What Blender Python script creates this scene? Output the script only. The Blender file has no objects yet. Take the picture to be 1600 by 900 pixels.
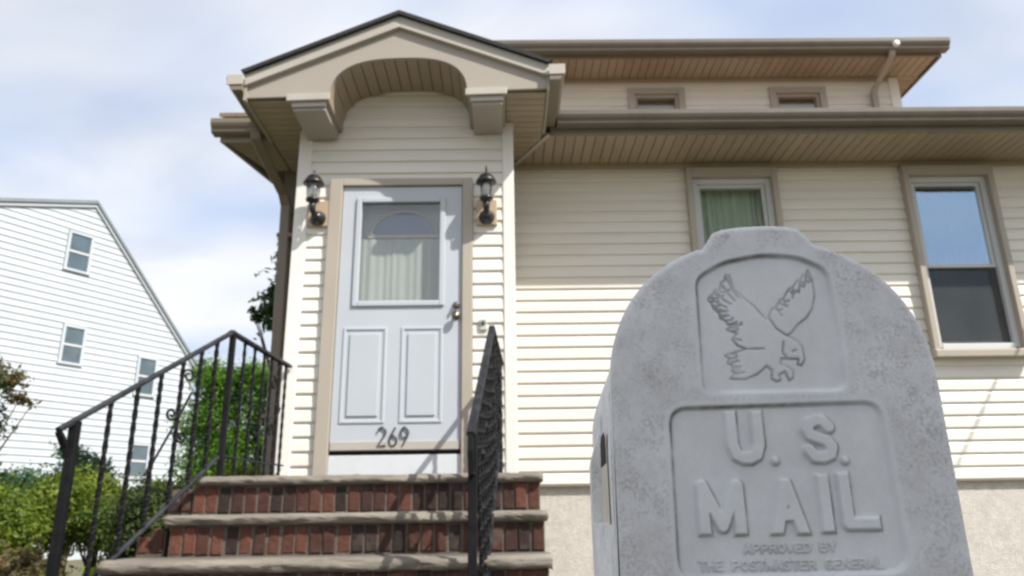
import bpy, math, random
import numpy as np
from mathutils import Matrix, Vector

S = bpy.context.scene
COL = S.collection
random.seed(7)
PI = math.pi

# ------------------------------------------------------------------ camera
# the camera stands at the world origin, 0.95 m above the street
def make_camera():
    cam = bpy.data.cameras.new("camera")
    cam.sensor_width = 36.0
    cam.lens = 1154.57 / 1600 * 36
    cam.clip_start = 0.05
    cam.clip_end = 3000
    o = bpy.data.objects.new("camera", cam)
    COL.objects.link(o)
    pitch, yaw, roll = (math.radians(a) for a in (16.918, -0.692, 0.816))
    f = Vector((-math.sin(yaw) * math.cos(pitch), math.cos(yaw) * math.cos(pitch), math.sin(pitch)))
    r0 = Vector((math.cos(yaw), math.sin(yaw), 0))
    u0 = r0.cross(f)
    r = math.cos(roll) * r0 - math.sin(roll) * u0
    u = math.sin(roll) * r0 + math.cos(roll) * u0
    m = Matrix((r, u, -f)).transposed().to_4x4()
    o.matrix_world = m
    cam.dof.use_dof = True
    cam.dof.focus_distance = 0.76
    cam.dof.aperture_fstop = 13.0
    S.camera = o
make_camera()

# ------------------------------------------------------------------ sky, sun, exposure
SUN = Vector((1.28, -1.0, 1.75)).normalized()          # towards the sun
def make_world():
    w = bpy.data.worlds.new("World")
    S.world = w
    w.use_nodes = True
    nt = w.node_tree
    N, L = nt.nodes, nt.links
    N.clear()
    out = N.new('ShaderNodeOutputWorld')
    bg = N.new('ShaderNodeBackground')
    bg.inputs['Strength'].default_value = 0.10
    sky = N.new('ShaderNodeTexSky')
    sky.sky_type = 'NISHITA'
    sky.sun_disc = False
    sky.sun_elevation = math.asin(SUN.z)
    sky.sun_rotation = math.atan2(SUN.x, SUN.y)
    sky.air_density = 1.0
    sky.dust_density = 2.5
    tc = N.new('ShaderNodeTexCoord')
    sep = N.new('ShaderNodeSeparateXYZ')
    L.new(tc.outputs['Generated'], sep.inputs[0])
    # clouds lie on a plane overhead: direction / height
    add = N.new('ShaderNodeMath'); add.operation = 'ADD'; add.inputs[1].default_value = 0.30
    mx = N.new('ShaderNodeMath'); mx.operation = 'MAXIMUM'; mx.inputs[1].default_value = 0.0
    L.new(sep.outputs['Z'], mx.inputs[0]); L.new(mx.outputs[0], add.inputs[0])
    dv = N.new('ShaderNodeVectorMath'); dv.operation = 'DIVIDE'
    cmb = N.new('ShaderNodeCombineXYZ')
    for k in range(3): L.new(add.outputs[0], cmb.inputs[k])
    L.new(tc.outputs['Generated'], dv.inputs[0]); L.new(cmb.outputs[0], dv.inputs[1])
    n1 = N.new('ShaderNodeTexNoise')
    n1.inputs['Scale'].default_value = 1.6
    n1.inputs['Detail'].default_value = 7
    n1.inputs['Roughness'].default_value = 0.55
    n1.inputs['Distortion'].default_value = 0.6
    mp = N.new('ShaderNodeMapping')
    mp.inputs['Rotation'].default_value = (0, 0, math.radians(35))
    mp.inputs['Scale'].default_value = (1.0, 1.7, 1.0)
    mp.inputs['Location'].default_value = (3.1, 0.4, 0.0)
    L.new(dv.outputs[0], mp.inputs['Vector']); L.new(mp.outputs[0], n1.inputs['Vector'])
    ramp = N.new('ShaderNodeValToRGB')
    ramp.color_ramp.elements[0].position = 0.30
    ramp.color_ramp.elements[0].color = (0.62, 0.62, 0.62, 1)
    ramp.color_ramp.elements[1].position = 0.62
    ramp.color_ramp.elements[1].color = (0.86, 0.86, 0.86, 1)
    L.new(n1.outputs['Fac'], ramp.inputs[0])
    n2 = N.new('ShaderNodeTexNoise')
    n2.inputs['Scale'].default_value = 1.1; n2.inputs['Detail'].default_value = 3
    L.new(mp.outputs[0], n2.inputs['Vector'])
    r2 = N.new('ShaderNodeValToRGB')
    r2.color_ramp.elements[0].position = 0.34
    r2.color_ramp.elements[0].color = (4.15, 4.9, 6.4, 1)      # thin grey-blue cloud
    r2.color_ramp.elements[1].position = 0.53
    r2.color_ramp.elements[1].color = (6.95, 6.98, 7.1, 1)       # bright white cloud
    L.new(n2.outputs['Fac'], r2.inputs[0])
    mix = N.new('ShaderNodeMixRGB')
    L.new(ramp.outputs[0], mix.inputs[0]); L.new(sky.outputs[0], mix.inputs[1]); L.new(r2.outputs[0], mix.inputs[2])
    L.new(mix.outputs[0], bg.inputs['Color'])
    L.new(bg.outputs[0], out.inputs[0])
make_world()

def make_sun():
    l = bpy.data.lights.new("sun", 'SUN')
    l.energy = 4.0
    l.angle = math.radians(0.53)
    l.color = (1.0, 0.955, 0.88)
    o = bpy.data.objects.new("sun", l)
    COL.objects.link(o)
    o.rotation_euler = SUN.to_track_quat('Z', 'Y').to_euler()
    o.location = (36, -28, 50)
make_sun()

S.view_settings.view_transform = 'Standard'
S.view_settings.look = 'None'
S.view_settings.exposure = 0.66
S.view_settings.gamma = 1.0
S.view_settings.use_curve_mapping = False
S.render.engine = 'CYCLES'
S.cycles.filter_width = 2.5
S.cycles.max_bounces = 8
S.cycles.transparent_max_bounces = 12

# ------------------------------------------------------------------ mesh helpers
class MB:
    """collects faces for ONE mesh object"""
    def __init__(s):
        s.v, s.f, s.m = [], [], 0
    def add(s, vs, fs):
        n = len(s.v)
        s.v += [tuple(p) for p in vs]
        s.f += [tuple(i + n for i in f) for f in fs]
        return s
    def box(s, x0, x1, y0, y1, z0, z1):
        vs = [(x, y, z) for z in (z0, z1) for y in (y0, y1) for x in (x0, x1)]
        return s.add(vs, [(0, 2, 3, 1), (4, 5, 7, 6), (0, 1, 5, 4), (2, 6, 7, 3), (0, 4, 6, 2), (1, 3, 7, 5)])
    def prism(s, poly, axis, a, b):
        """extrude a 2-D polygon along an axis from a to b; poly pairs are the other two axes in x,y,z order"""
        def P(p, t):
            return {'x': (t, p[0], p[1]), 'y': (p[0], t, p[1]), 'z': (p[0], p[1], t)}[axis]
        n = len(poly)
        vs = [P(p, a) for p in poly] + [P(p, b) for p in poly]
        fs = [tuple(range(n - 1, -1, -1)), tuple(range(n, 2 * n))]
        fs += [(i, (i + 1) % n, n + (i + 1) % n, n + i) for i in range(n)]
        return s.add(vs, fs)
    def tube(s, pts, r, n=8, twist=0.0, square=False):
        pts = [Vector(p) for p in pts]
        rs = r if isinstance(r, (list, tuple)) else [r] * len(pts)
        if square: n = 4
        rings = []
        ref = None
        for i, p in enumerate(pts):
            d = (pts[min(i + 1, len(pts) - 1)] - pts[max(i - 1, 0)]).normalized()
            if ref is None:
                ref = Vector((0, 1, 0)) if abs(d.y) < 0.9 else Vector((1, 0, 0))
            a = (ref - d * ref.dot(d)).normalized()
            ref = a
            b = d.cross(a)
            ring = []
            for k in range(n):
                t = 2 * PI * k / n + (PI / 4 if square else 0) + twist * i
                ring.append(p + (a * math.cos(t) + b * math.sin(t)) * rs[i])
            rings.append(ring)
        vs = [q for rg in rings for q in rg]
        fs = []
        for i in range(len(pts) - 1):
            for k in range(n):
                fs.append((i * n + k, i * n + (k + 1) % n, (i + 1) * n + (k + 1) % n, (i + 1) * n + k))
        fs.append(tuple(range(n - 1, -1, -1)))
        fs.append(tuple(range((len(pts) - 1) * n, len(pts) * n)))
        return s.add(vs, fs)
    def lathe(s, c, prof, n=20, axis='z'):
        vs, fs = [], []
        for r, h in prof:
            for k in range(n):
                t = 2 * PI * k / n
                if axis == 'z': vs.append((c[0] + r * math.cos(t), c[1] + r * math.sin(t), c[2] + h))
                else: vs.append((c[0] + r * math.cos(t), c[1] - h, c[2] + r * math.sin(t)))
        for i in range(len(prof) - 1):
            for k in range(n):
                fs.append((i * n + k, i * n + (k + 1) % n, (i + 1) * n + (k + 1) % n, (i + 1) * n + k))
        fs.append(tuple(range(n - 1, -1, -1)))
        fs.append(tuple(range((len(prof) - 1) * n, len(prof) * n)))
        return s.add(vs, fs)
    def mesh(s, name, off=(0, 0, 0), mat=None):
        me = bpy.data.meshes.new(name)
        ox, oy, oz = off
        me.from_pydata([(a - ox, b - oy, c - oz) for a, b, c in s.v], [], s.f)
        me.validate()
        me.update()
        if mat: me.materials.append(mat)
        return me

WLOC = {}
def wl(o): return WLOC.get(o.name, Vector((0, 0, 0)))
def link(name, me, parent=None, at=(0, 0, 0)):
    """at: world position of the object's origin (the mesh is already local to it)"""
    o = bpy.data.objects.new(name, me)
    COL.objects.link(o)
    at = Vector(at)
    WLOC[o.name] = at
    if parent:
        o.parent = parent
        o.location = at - wl(parent)
    else:
        o.location = at
    return o
def obj(name, mb, mat, parent=None, at=None, bevel=0, smooth=False, seg=2):
    """world-space MB -> one mesh object"""
    if at is None:
        a = np.array(mb.v)
        c = (a.min(0) + a.max(0)) / 2
        at = (float(c[0]), float(c[1]), float(a[:, 2].min()))
    me = mb.mesh(name, at, mat)
    o = link(name, me, parent, at)
    import bmesh
    bm = bmesh.new(); bm.from_mesh(me)
    bmesh.ops.recalc_face_normals(bm, faces=bm.faces)
    bm.to_mesh(me); bm.free()
    if smooth:
        me.polygons.foreach_set('use_smooth', [True] * len(me.polygons))
        me.update()
    if bevel:
        m = o.modifiers.new("bevel", 'BEVEL')
        m.width = bevel; m.segments = seg; m.limit_method = 'ANGLE'; m.angle_limit = math.radians(40)
    return o
def empty(name, at):
    o = bpy.data.objects.new(name, None)
    COL.objects.link(o)
    o.location = at
    o.empty_display_size = 0.2
    WLOC[o.name] = Vector(at)
    return o
def tag(o, label, cat, group=None):
    o['label'] = label; o['category'] = cat
    if group: o['group'] = group
    return o
def structure(o):
    o['kind'] = 'structure'; return o

# ------------------------------------------------------------------ materials
def newmat(name):
    m = bpy.data.materials.new(name)
    m.use_nodes = True
    nt = m.node_tree
    b = nt.nodes['Principled BSDF']
    return m, nt.nodes, nt.links, b
def mat(name, col, rough=0.5, var=0.08, scale=6.0, bump=0.0, bscale=80.0, metal=0.0, rnd=0.0, spec=0.5, dirt=None, dirt_scale=3.0, dirt_amt=0.5, stretch=None):
    m, N, L, b = newmat(name)
    b.inputs['Roughness'].default_value = rough
    b.inputs['Metallic'].default_value = metal
    b.inputs['Specular IOR Level'].default_value = spec
    tc = N.new('ShaderNodeTexCoord')
    src = tc.outputs['Object']
    geo = N.new('ShaderNodeNewGeometry')
    src = geo.outputs['Position']
    if stretch:
        mp = N.new('ShaderNodeMapping'); mp.inputs['Scale'].default_value = stretch
        L.new(src, mp.inputs['Vector']); src = mp.outputs[0]
    n = N.new('ShaderNodeTexNoise'); n.inputs['Scale'].default_value = scale; n.inputs['Detail'].default_value = 5
    L.new(src, n.inputs['Vector'])
    r = N.new('ShaderNodeValToRGB')
    r.color_ramp.elements[0].position = 0.3; r.color_ramp.elements[1].position = 0.7
    r.color_ramp.elements[0].color = tuple(c * (1 - var) for c in col) + (1,)
    r.color_ramp.elements[1].color = tuple(min(1, c * (1 + var)) for c in col) + (1,)
    L.new(n.outputs['Fac'], r.inputs[0])
    cur = r.outputs[0]
    if dirt:
        n3 = N.new('ShaderNodeTexNoise'); n3.inputs['Scale'].default_value = dirt_scale; n3.inputs['Detail'].default_value = 8
        n3.inputs['Roughness'].default_value = 0.7
        L.new(src, n3.inputs['Vector'])
        mr = N.new('ShaderNodeMapRange'); mr.inputs['From Min'].default_value = 0.48; mr.inputs['From Max'].default_value = 0.72
        mr.inputs['To Max'].default_value = dirt_amt
        L.new(n3.outputs['Fac'], mr.inputs['Value'])
        mx = N.new('ShaderNodeMixRGB'); mx.inputs[2].default_value = tuple(dirt) + (1,)
        L.new(mr.outputs[0], mx.inputs[0]); L.new(cur, mx.inputs[1]); cur = mx.outputs[0]
    if rnd:
        oi = N.new('ShaderNodeObjectInfo')
        mr = N.new('ShaderNodeMapRange'); mr.inputs['To Min'].default_value = 1 - rnd; mr.inputs['To Max'].default_value = 1 + rnd
        L.new(oi.outputs['Random'], mr.inputs['Value'])
        mm = N.new('ShaderNodeMixRGB'); mm.blend_type = 'MULTIPLY'; mm.inputs[0].default_value = 1
        L.new(cur, mm.inputs[1]); L.new(mr.outputs[0], mm.inputs[2]); cur = mm.outputs[0]
    L.new(cur, b.inputs['Base Color'])
    if bump:
        n2 = N.new('ShaderNodeTexNoise'); n2.inputs['Scale'].default_value = bscale; n2.inputs['Detail'].default_value = 4
        L.new(src, n2.inputs['Vector'])
        bp = N.new('ShaderNodeBump'); bp.inputs['Strength'].default_value = bump; bp.inputs['Distance'].default_value = 0.01
        L.new(n2.outputs['Fac'], bp.inputs['Height']); L.new(bp.outputs[0], b.inputs['Normal'])
    return m
def glass_mat(name, tint=(1, 1, 1), ior=1.9, clear=0.8):
    m = bpy.data.materials.new(name); m.use_nodes = True
    N, L = m.node_tree.nodes, m.node_tree.links
    N.clear()
    out = N.new('ShaderNodeOutputMaterial')
    tr = N.new('ShaderNodeBsdfTransparent'); tr.inputs[0].default_value = (clear, clear * 1.01, clear * 1.02, 1)
    gl = N.new('ShaderNodeBsdfGlossy'); gl.inputs['Roughness'].default_value = 0.015; gl.inputs['Color'].default_value = tint + (1,)
    n = N.new('ShaderNodeTexNoise'); n.inputs['Scale'].default_value = 2.2; n.inputs['Detail'].default_value = 1
    g = N.new('ShaderNodeNewGeometry'); L.new(g.outputs['Position'], n.inputs['Vector'])
    bp = N.new('ShaderNodeBump'); bp.inputs['Strength'].default_value = 0.10; bp.inputs['Distance'].default_value = 0.02
    L.new(n.outputs['Fac'], bp.inputs['Height']); L.new(bp.outputs[0], gl.inputs['Normal'])
    fr = N.new('ShaderNodeFresnel')
    # the same reflectance on entering and on leaving the pane
    e = N.new('ShaderNodeMath'); e.operation = 'MULTIPLY_ADD'; e.inputs[1].default_value = -2.0; e.inputs[2].default_value = 1.0
    L.new(g.outputs['Backfacing'], e.inputs[0])
    pw_ = N.new('ShaderNodeMath'); pw_.operation = 'POWER'; pw_.inputs[0].default_value = ior
    L.new(e.outputs[0], pw_.inputs[1]); L.new(pw_.outputs[0], fr.inputs['IOR'])
    mx = N.new('ShaderNodeMixShader')
    L.new(fr.outputs[0], mx.inputs[0]); L.new(tr.outputs[0], mx.inputs[1]); L.new(gl.outputs[0], mx.inputs[2])
    L.new(mx.outputs[0], out.inputs[0])
    return m
def leaf_mat(name, c0, c1, scale=3.0, trans=0.35):
    m = bpy.data.materials.new(name); m.use_nodes = True
    N, L = m.node_tree.nodes, m.node_tree.links
    N.clear()
    out = N.new('ShaderNodeOutputMaterial')
    g = N.new('ShaderNodeNewGeometry')
    n = N.new('ShaderNodeTexNoise'); n.inputs['Scale'].default_value = scale; n.inputs['Detail'].default_value = 3
    L.new(g.outputs['Position'], n.inputs['Vector'])
    wn = N.new('ShaderNodeTexNoise'); wn.inputs['Scale'].default_value = scale * 9; L.new(g.outputs['Position'], wn.inputs['Vector'])
    ad = N.new('ShaderNodeMath'); ad.operation = 'ADD'; ad.inputs[1].default_value = -0.5
    L.new(wn.outputs['Fac'], ad.inputs[0])
    ad2 = N.new('ShaderNodeMath'); ad2.operation = 'ADD'; L.new(ad.outputs[0], ad2.inputs[0]); L.new(n.outputs['Fac'], ad2.inputs[1])
    r = N.new('ShaderNodeValToRGB')
    r.color_ramp.elements[0].position = 0.3; r.color_ramp.elements[1].position = 0.72
    r.color_ramp.elements[0].color = c0 + (1,); r.color_ramp.elements[1].color = c1 + (1,)
    L.new(ad2.outputs[0], r.inputs[0])
    d = N.new('ShaderNodeBsdfPrincipled'); d.inputs['Roughness'].default_value = 0.55; d.inputs['Specular IOR Level'].default_value = 0.3
    t = N.new('ShaderNodeBsdfTranslucent')
    L.new(r.outputs[0], d.inputs['Base Color'])
    br = N.new('ShaderNodeMixRGB'); br.blend_type = 'MULTIPLY'; br.inputs[0].default_value = 1; br.inputs[2].default_value = (1.5, 1.6, 0.7, 1)
    L.new(r.outputs[0], br.inputs[1]); L.new(br.outputs[0], t.inputs[0])
    mx = N.new('ShaderNodeMixShader'); mx.inputs[0].default_value = trans
    L.new(d.outputs[0], mx.inputs[1]); L.new(t.outputs[0], mx.inputs[2]); L.new(mx.outputs[0], out.inputs[0])
    return m
def brick_mat():
    m, N, L, b = newmat('brick_red')
    b.inputs['Roughness'].default_value = 0.85
    oi = N.new('ShaderNodeObjectInfo')
    r = N.new('ShaderNodeValToRGB')
    cr = r.color_ramp
    cr.elements[0].position = 0.0; cr.elements[0].color = (0.020, 0.012, 0.010, 1)
    cr.elements[1].position = 1.0; cr.elements[1].color = (0.135, 0.046, 0.027, 1)
    for p, c in ((0.22, (0.040, 0.017, 0.013, 1)), (0.5, (0.070, 0.026, 0.017, 1)), (0.8, (0.095, 0.034, 0.021, 1))):
        e = cr.elements.new(p); e.color = c
    L.new(oi.outputs['Random'], r.inputs[0])
    g = N.new('ShaderNodeNewGeometry')
    n = N.new('ShaderNodeTexNoise'); n.inputs['Scale'].default_value = 28; n.inputs['Detail'].default_value = 6
    L.new(g.outputs['Position'], n.inputs['Vector'])
    mr = N.new('ShaderNodeMapRange'); mr.inputs['To Min'].default_value = 0.55; mr.inputs['To Max'].default_value = 1.45
    L.new(n.outputs['Fac'], mr.inputs['Value'])
    mm = N.new('ShaderNodeMixRGB'); mm.blend_type = 'MULTIPLY'; mm.inputs[0].default_value = 1
    L.new(r.outputs[0], mm.inputs[1]); L.new(mr.outputs[0], mm.inputs[2])
    n4 = N.new('ShaderNodeTexNoise'); n4.inputs['Scale'].default_value = 9; n4.inputs['Detail'].default_value = 8
    L.new(g.outputs['Position'], n4.inputs['Vector'])
    mr4 = N.new('ShaderNodeMapRange'); mr4.inputs['From Min'].default_value = 0.55; mr4.inputs['From Max'].default_value = 0.75; mr4.inputs['To Max'].default_value = 0.45
    L.new(n4.outputs['Fac'], mr4.inputs['Value'])
    mx = N.new('ShaderNodeMixRGB'); mx.inputs[2].default_value = (0.14, 0.115, 0.095, 1)
    L.new(mr4.outputs[0], mx.inputs[0]); L.new(mm.outputs[0], mx.inputs[1])
    L.new(mx.outputs[0], b.inputs['Base Color'])
    bp = N.new('ShaderNodeBump'); bp.inputs['Strength'].default_value = 0.6; bp.inputs['Distance'].default_value = 0.01
    L.new(n.outputs['Fac'], bp.inputs['Height']); L.new(bp.outputs[0], b.inputs['Normal'])
    return m

M = dict(
    siding=mat('cream_vinyl', (0.78, 0.752, 0.69), 0.45, 0.03, 2.0, 0.22, 4.5, rnd=0.03, dirt=(0.55, 0.50, 0.41), dirt_scale=1.6, dirt_amt=0.18, stretch=(0.6, 1, 3)),
    cornerwhite=mat('white_vinyl', (0.80, 0.78, 0.735), 0.4, 0.03, 2.5, dirt=(0.55, 0.52, 0.45), dirt_scale=2.0, dirt_amt=0.2),
    beige=mat('beige_aluminium', (0.365, 0.328, 0.282), 0.42, 0.04, 2.5, 0.05, 30, dirt=(0.30, 0.26, 0.20), dirt_scale=2.5, dirt_amt=0.25),
    fascia=mat('pale_beige_aluminium', (0.45, 0.42, 0.37), 0.42, 0.04, 2.5, dirt=(0.36, 0.32, 0.26), dirt_scale=3, dirt_amt=0.25),
    casing=mat('tan_casing', (0.41, 0.365, 0.305), 0.45, 0.05, 3, dirt=(0.32, 0.26, 0.2), dirt_scale=3, dirt_amt=0.25),
    soffit=mat('tan_soffit', (0.355, 0.285, 0.205), 0.5, 0.05, 3, rnd=0.05),
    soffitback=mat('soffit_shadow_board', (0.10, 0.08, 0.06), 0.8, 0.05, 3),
    darkgutter=mat('brown_grey_gutter', (0.155, 0.135, 0.11), 0.45, 0.06, 3, dirt=(0.06, 0.05, 0.04), dirt_scale=4, dirt_amt=0.35),
    gutter=mat('tan_gutter', (0.21, 0.175, 0.13), 0.35, 0.05, 3, dirt=(0.20, 0.17, 0.13), dirt_scale=4, dirt_amt=0.35),
    sheath=mat('wall_sheathing', (0.35, 0.31, 0.25), 0.8),
    brownshingle=mat('brown_shingle', (0.23, 0.165, 0.115), 0.9, 0.25, 40, 0.6, 60),
    shingle=mat('dark_shingle', (0.028, 0.028, 0.030), 0.9, 0.3, 40, 0.6, 60),
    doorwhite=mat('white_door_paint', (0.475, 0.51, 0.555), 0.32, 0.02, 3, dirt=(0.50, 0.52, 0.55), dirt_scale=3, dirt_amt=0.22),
    whitekick=mat('white_threshold_paint', (0.62, 0.65, 0.68), 0.35, 0.03, 3, dirt=(0.45, 0.46, 0.47), dirt_scale=5, dirt_amt=0.3),
    innerdoor=mat('inner_door_paint', (0.36, 0.42, 0.40), 0.5, 0.03, 3),
    gold=mat('brass_came', (0.38, 0.34, 0.24), 0.4, 0.05, 5),
    black=mat('black_iron', (0.008, 0.0085, 0.010), 0.6, 0.25, 30, 0.25, 120, spec=0.15, dirt=(0.04, 0.03, 0.025), dirt_scale=12, dirt_amt=0.25),
    blackmetal=mat('black_lantern_metal', (0.016, 0.016, 0.018), 0.35, 0.2, 20, spec=0.6),
    ironrail=mat('worn_iron_rail', (0.016, 0.018, 0.023), 0.62, 0.3, 18, 0.2, 90, spec=0.22, dirt=(0.10, 0.10, 0.105), dirt_scale=9, dirt_amt=0.3),
    nickel=mat('aged_nickel', (0.20, 0.18, 0.15), 0.35, 0.1, 10, metal=0.8),
    digit=mat('dark_numerals', (0.06, 0.065, 0.075), 0.4, 0.1, 10),
    block=mat('tan_mounting_block', (0.47, 0.36, 0.25), 0.5, 0.05, 5),
    stone=mat('weathered_tread_stone', (0.21, 0.187, 0.155), 0.85, 0.34, 12, 0.9, 50, dirt=(0.065, 0.052, 0.038), dirt_scale=6, dirt_amt=0.9, stretch=(0.35, 1, 1.6)),
    mortar=mat('mortar', (0.125, 0.10, 0.082), 0.9, 0.2, 20, 0.5, 90, dirt=(0.12, 0.09, 0.07), dirt_scale=7, dirt_amt=0.6),
    brick=brick_mat(),
    stucco=mat('pink_stucco', (0.61, 0.575, 0.53), 0.9, 0.10, 30, 0.9, 110, dirt=(0.42, 0.37, 0.32), dirt_scale=8, dirt_amt=0.45),
    sash=mat('white_sash', (0.56, 0.575, 0.585), 0.4, 0.03, 3),
    glass=glass_mat('window_glass', tint=(0.62, 0.82, 1.0), ior=3.7, clear=0.9),
    clearglass=glass_mat('clear_pane', tint=(0.9, 1.0, 0.95), ior=1.8, clear=0.95),
    stormglass=glass_mat('storm_glass', ior=1.7, clear=0.975),
    lampglass=glass_mat('lantern_glass', ior=1.45, clear=0.97),
    bulb=mat('frosted_candle_tube', (0.78, 0.80, 0.80), 0.4, 0.02),
    curtain=mat('pale_curtain', (0.50, 0.52, 0.48), 0.9, 0.10, 3, stretch=(14, 1, 0.5)),
    greencurtain=mat('sage_curtain', (0.58, 0.68, 0.55), 0.9, 0.15, 3, stretch=(14, 1, 0.5)),
    screen=mat('dim_curtain', (0.20, 0.215, 0.21), 0.9, 0.08, 5),
    room=mat('dim_room', (0.10, 0.10, 0.095), 0.9),
    whiteclap=mat('white_clapboard', (0.47, 0.51, 0.545), 0.55, 0.03, 1.5, rnd=0.03, dirt=(0.40, 0.43, 0.46), dirt_scale=1.2, dirt_amt=0.25),
    bark=mat('bark', (0.10, 0.075, 0.055), 0.95, 0.3, 12, 0.8, 30),
    asphalt=mat('asphalt', (0.07, 0.069, 0.067), 0.95, 0.2, 60, 0.5, 200),
    concrete=mat('concrete', (0.36, 0.34, 0.31), 0.9, 0.12, 8, 0.4, 100),
    lawn=mat('dry_lawn', (0.115, 0.105, 0.055), 0.95, 0.4, 14, 0.9, 60),
    soil=mat('mulch', (0.07, 0.05, 0.035), 0.95, 0.4, 25, 0.9, 60),
    paint=mat('road_paint', (0.75, 0.60, 0.12), 0.7, 0.1),
    poleWood=mat('weathered_pole', (0.18, 0.14, 0.10), 0.9, 0.2, 10, 0.4, 40),
    bell=mat('doorbell_plastic', (0.55, 0.54, 0.50), 0.4),
    reflector=mat('cream_slot_panel', (0.62, 0.57, 0.47), 0.5, 0.05),
)
def screen_mat():
    m = bpy.data.materials.new('fine_insect_mesh'); m.use_nodes = True
    N, L = m.node_tree.nodes, m.node_tree.links
    N.clear()
    out = N.new('ShaderNodeOutputMaterial'); tr = N.new('ShaderNodeBsdfTransparent'); d = N.new('ShaderNodeBsdfDiffuse')
    g = N.new('ShaderNodeNewGeometry'); n = N.new('ShaderNodeTexNoise'); n.inputs['Scale'].default_value = 4
    r = N.new('ShaderNodeValToRGB'); r.color_ramp.elements[0].color = (0.05, 0.055, 0.055, 1); r.color_ramp.elements[1].color = (0.10, 0.105, 0.10, 1)
    L.new(g.outputs['Position'], n.inputs['Vector']); L.new(n.outputs['Fac'], r.inputs[0]); L.new(r.outputs[0], d.inputs[0])
    mx = N.new('ShaderNodeMixShader'); mx.inputs[0].default_value = 0.5
    L.new(tr.outputs[0], mx.inputs[1]); L.new(d.outputs[0], mx.inputs[2]); L.new(mx.outputs[0], out.inputs[0])
    return m
SCREEN = screen_mat()
LEAF = dict(
    hedge=leaf_mat('hedge_leaf', (0.018, 0.060, 0.008), (0.16, 0.33, 0.028), 2.2, 0.42),
    dark=leaf_mat('dark_leaf', (0.018, 0.045, 0.020), (0.05, 0.11, 0.035), 2.5, 0.3),
    shrub=leaf_mat('shrub_leaf', (0.040, 0.080, 0.008), (0.21, 0.26, 0.032), 3.5, 0.35),
    olive=leaf_mat('olive_leaf', (0.022, 0.040, 0.010), (0.085, 0.115, 0.028), 4, 0.3),
    rust=leaf_mat('rust_leaf', (0.055, 0.05, 0.02), (0.17, 0.13, 0.06), 5, 0.35),
    blue=leaf_mat('blue_green_leaf', (0.035, 0.09, 0.05), (0.10, 0.19, 0.11), 3, 0.3),
    street=leaf_mat('unseen_tree_leaf', (0.035, 0.08, 0.02), (0.11, 0.19, 0.05), 2, 0.25),
)

# ------------------------------------------------------------------ the ground
def ground():
    xs = np.concatenate([np.linspace(-900, -14, 8), np.linspace(-12, 12, 33), np.linspace(14, 900, 8)])
    ys = np.concatenate([np.linspace(-900, -12, 7), np.array([-8, -6]), np.linspace(-5, 14, 39), np.linspace(16, 1200, 9)])
    rng = random.Random(3)
    vs, fs = [], []
    for y in ys:
        for x in xs:
            t = min(1, max(0, (y - 0.9) / 2.4))
            z = -0.96 + 0.22 * t * t * (3 - 2 * t) - (0.10 if -6.2 < y < 0.55 else 0)
            if y > 10 or x < -4: z -= min(0.5, 0.06 * max(y - 10, -4 - x, 0))
            vs.append((float(x), float(y), z + (rng.uniform(-.015, .015) if y > 1 else 0)))
    nx = len(xs)
    for j in range(len(ys) - 1):
        for i in range(nx - 1):
            a = j * nx + i
            fs.append((a, a + 1, a + nx + 1, a + nx))
    structure(obj('ground', MB().add(vs, fs), M['lawn'], at=(0, 0, 0)))
    structure(obj('road', MB().box(-120, 120, -5.6, 0.25, -1.2, -0.95), M['asphalt'], at=(0, -3, -0.95)))
    structure(obj('kerb', MB().box(-120, 120, 0.253, 0.40, -1.2, -0.83), M['concrete'], at=(0, 0.33, -0.95), bevel=0.02))
    structure(obj('path', MB().prism([(0.4, -0.90), (0.9, -0.89), (1.8, -0.83), (3.25, -0.70), (3.25, -0.9), (0.4, -1.2)], 'x', -1.7, 0.15), M['concrete'], at=(-0.8, 1.5, -0.9)))
    rl = MB()
    for k in range(12):
        rl.box(-33 + k * 6, -30 + k * 6, -2.75, -2.63, -0.949, -0.945)
    structure(obj('road_marking', rl, M['paint'], at=(0, -2.7, -0.949)))
ground()

# ================================================================== THE HOUSE
PY, MY, DY = 5.30, 6.07, 7.00          # porch wall, main wall, dormer wall
house = tag(empty('house', (1.5, 6.07, -0.75)), 'cream vinyl sided house with arched gable porch behind the grey mailbox', 'house')

def wall_holes(x0, x1, z0, z1, y0, y1, holes):
    mb = MB()
    xs = sorted({x0, x1} | {h[0] for h in holes} | {h[1] for h in holes})
    for a, b in zip(xs, xs[1:]):
        c = (a + b) / 2
        cuts = sorted((h[2], h[3]) for h in holes if h[0] < c < h[1])
        z = z0
        for lo, hi in cuts:
            if lo > z: mb.box(a, b, y0, y1, z, lo)
            z = hi
        if z < z1: mb.box(a, b, y0, y1, z, z1)
    return mb
EXP = 0.1016
BOARD = {}
def board(x0, x1, y, z, parent, h=EXP, mt='siding', name='siding_board', lip=0.017):
    key = (round(x1 - x0, 4), round(h, 4), mt, lip)
    if key not in BOARD:
        w = x1 - x0
        pr = [(0.0, 0.0), (-lip, 0.0), (-lip - 0.001, 0.006), (-lip * 0.78, h * 0.66), (-lip * 0.55, h * 0.74), (-0.005, h * 0.83), (-0.003, h * 0.92), (-0.003, h), (0.0, h)]
        BOARD[key] = MB().prism(pr, 'x', -w / 2, w / 2).mesh(name, (0, 0, 0), M[mt])
    return link(name, BOARD[key], parent, ((x0 + x1) / 2, y, z))
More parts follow.
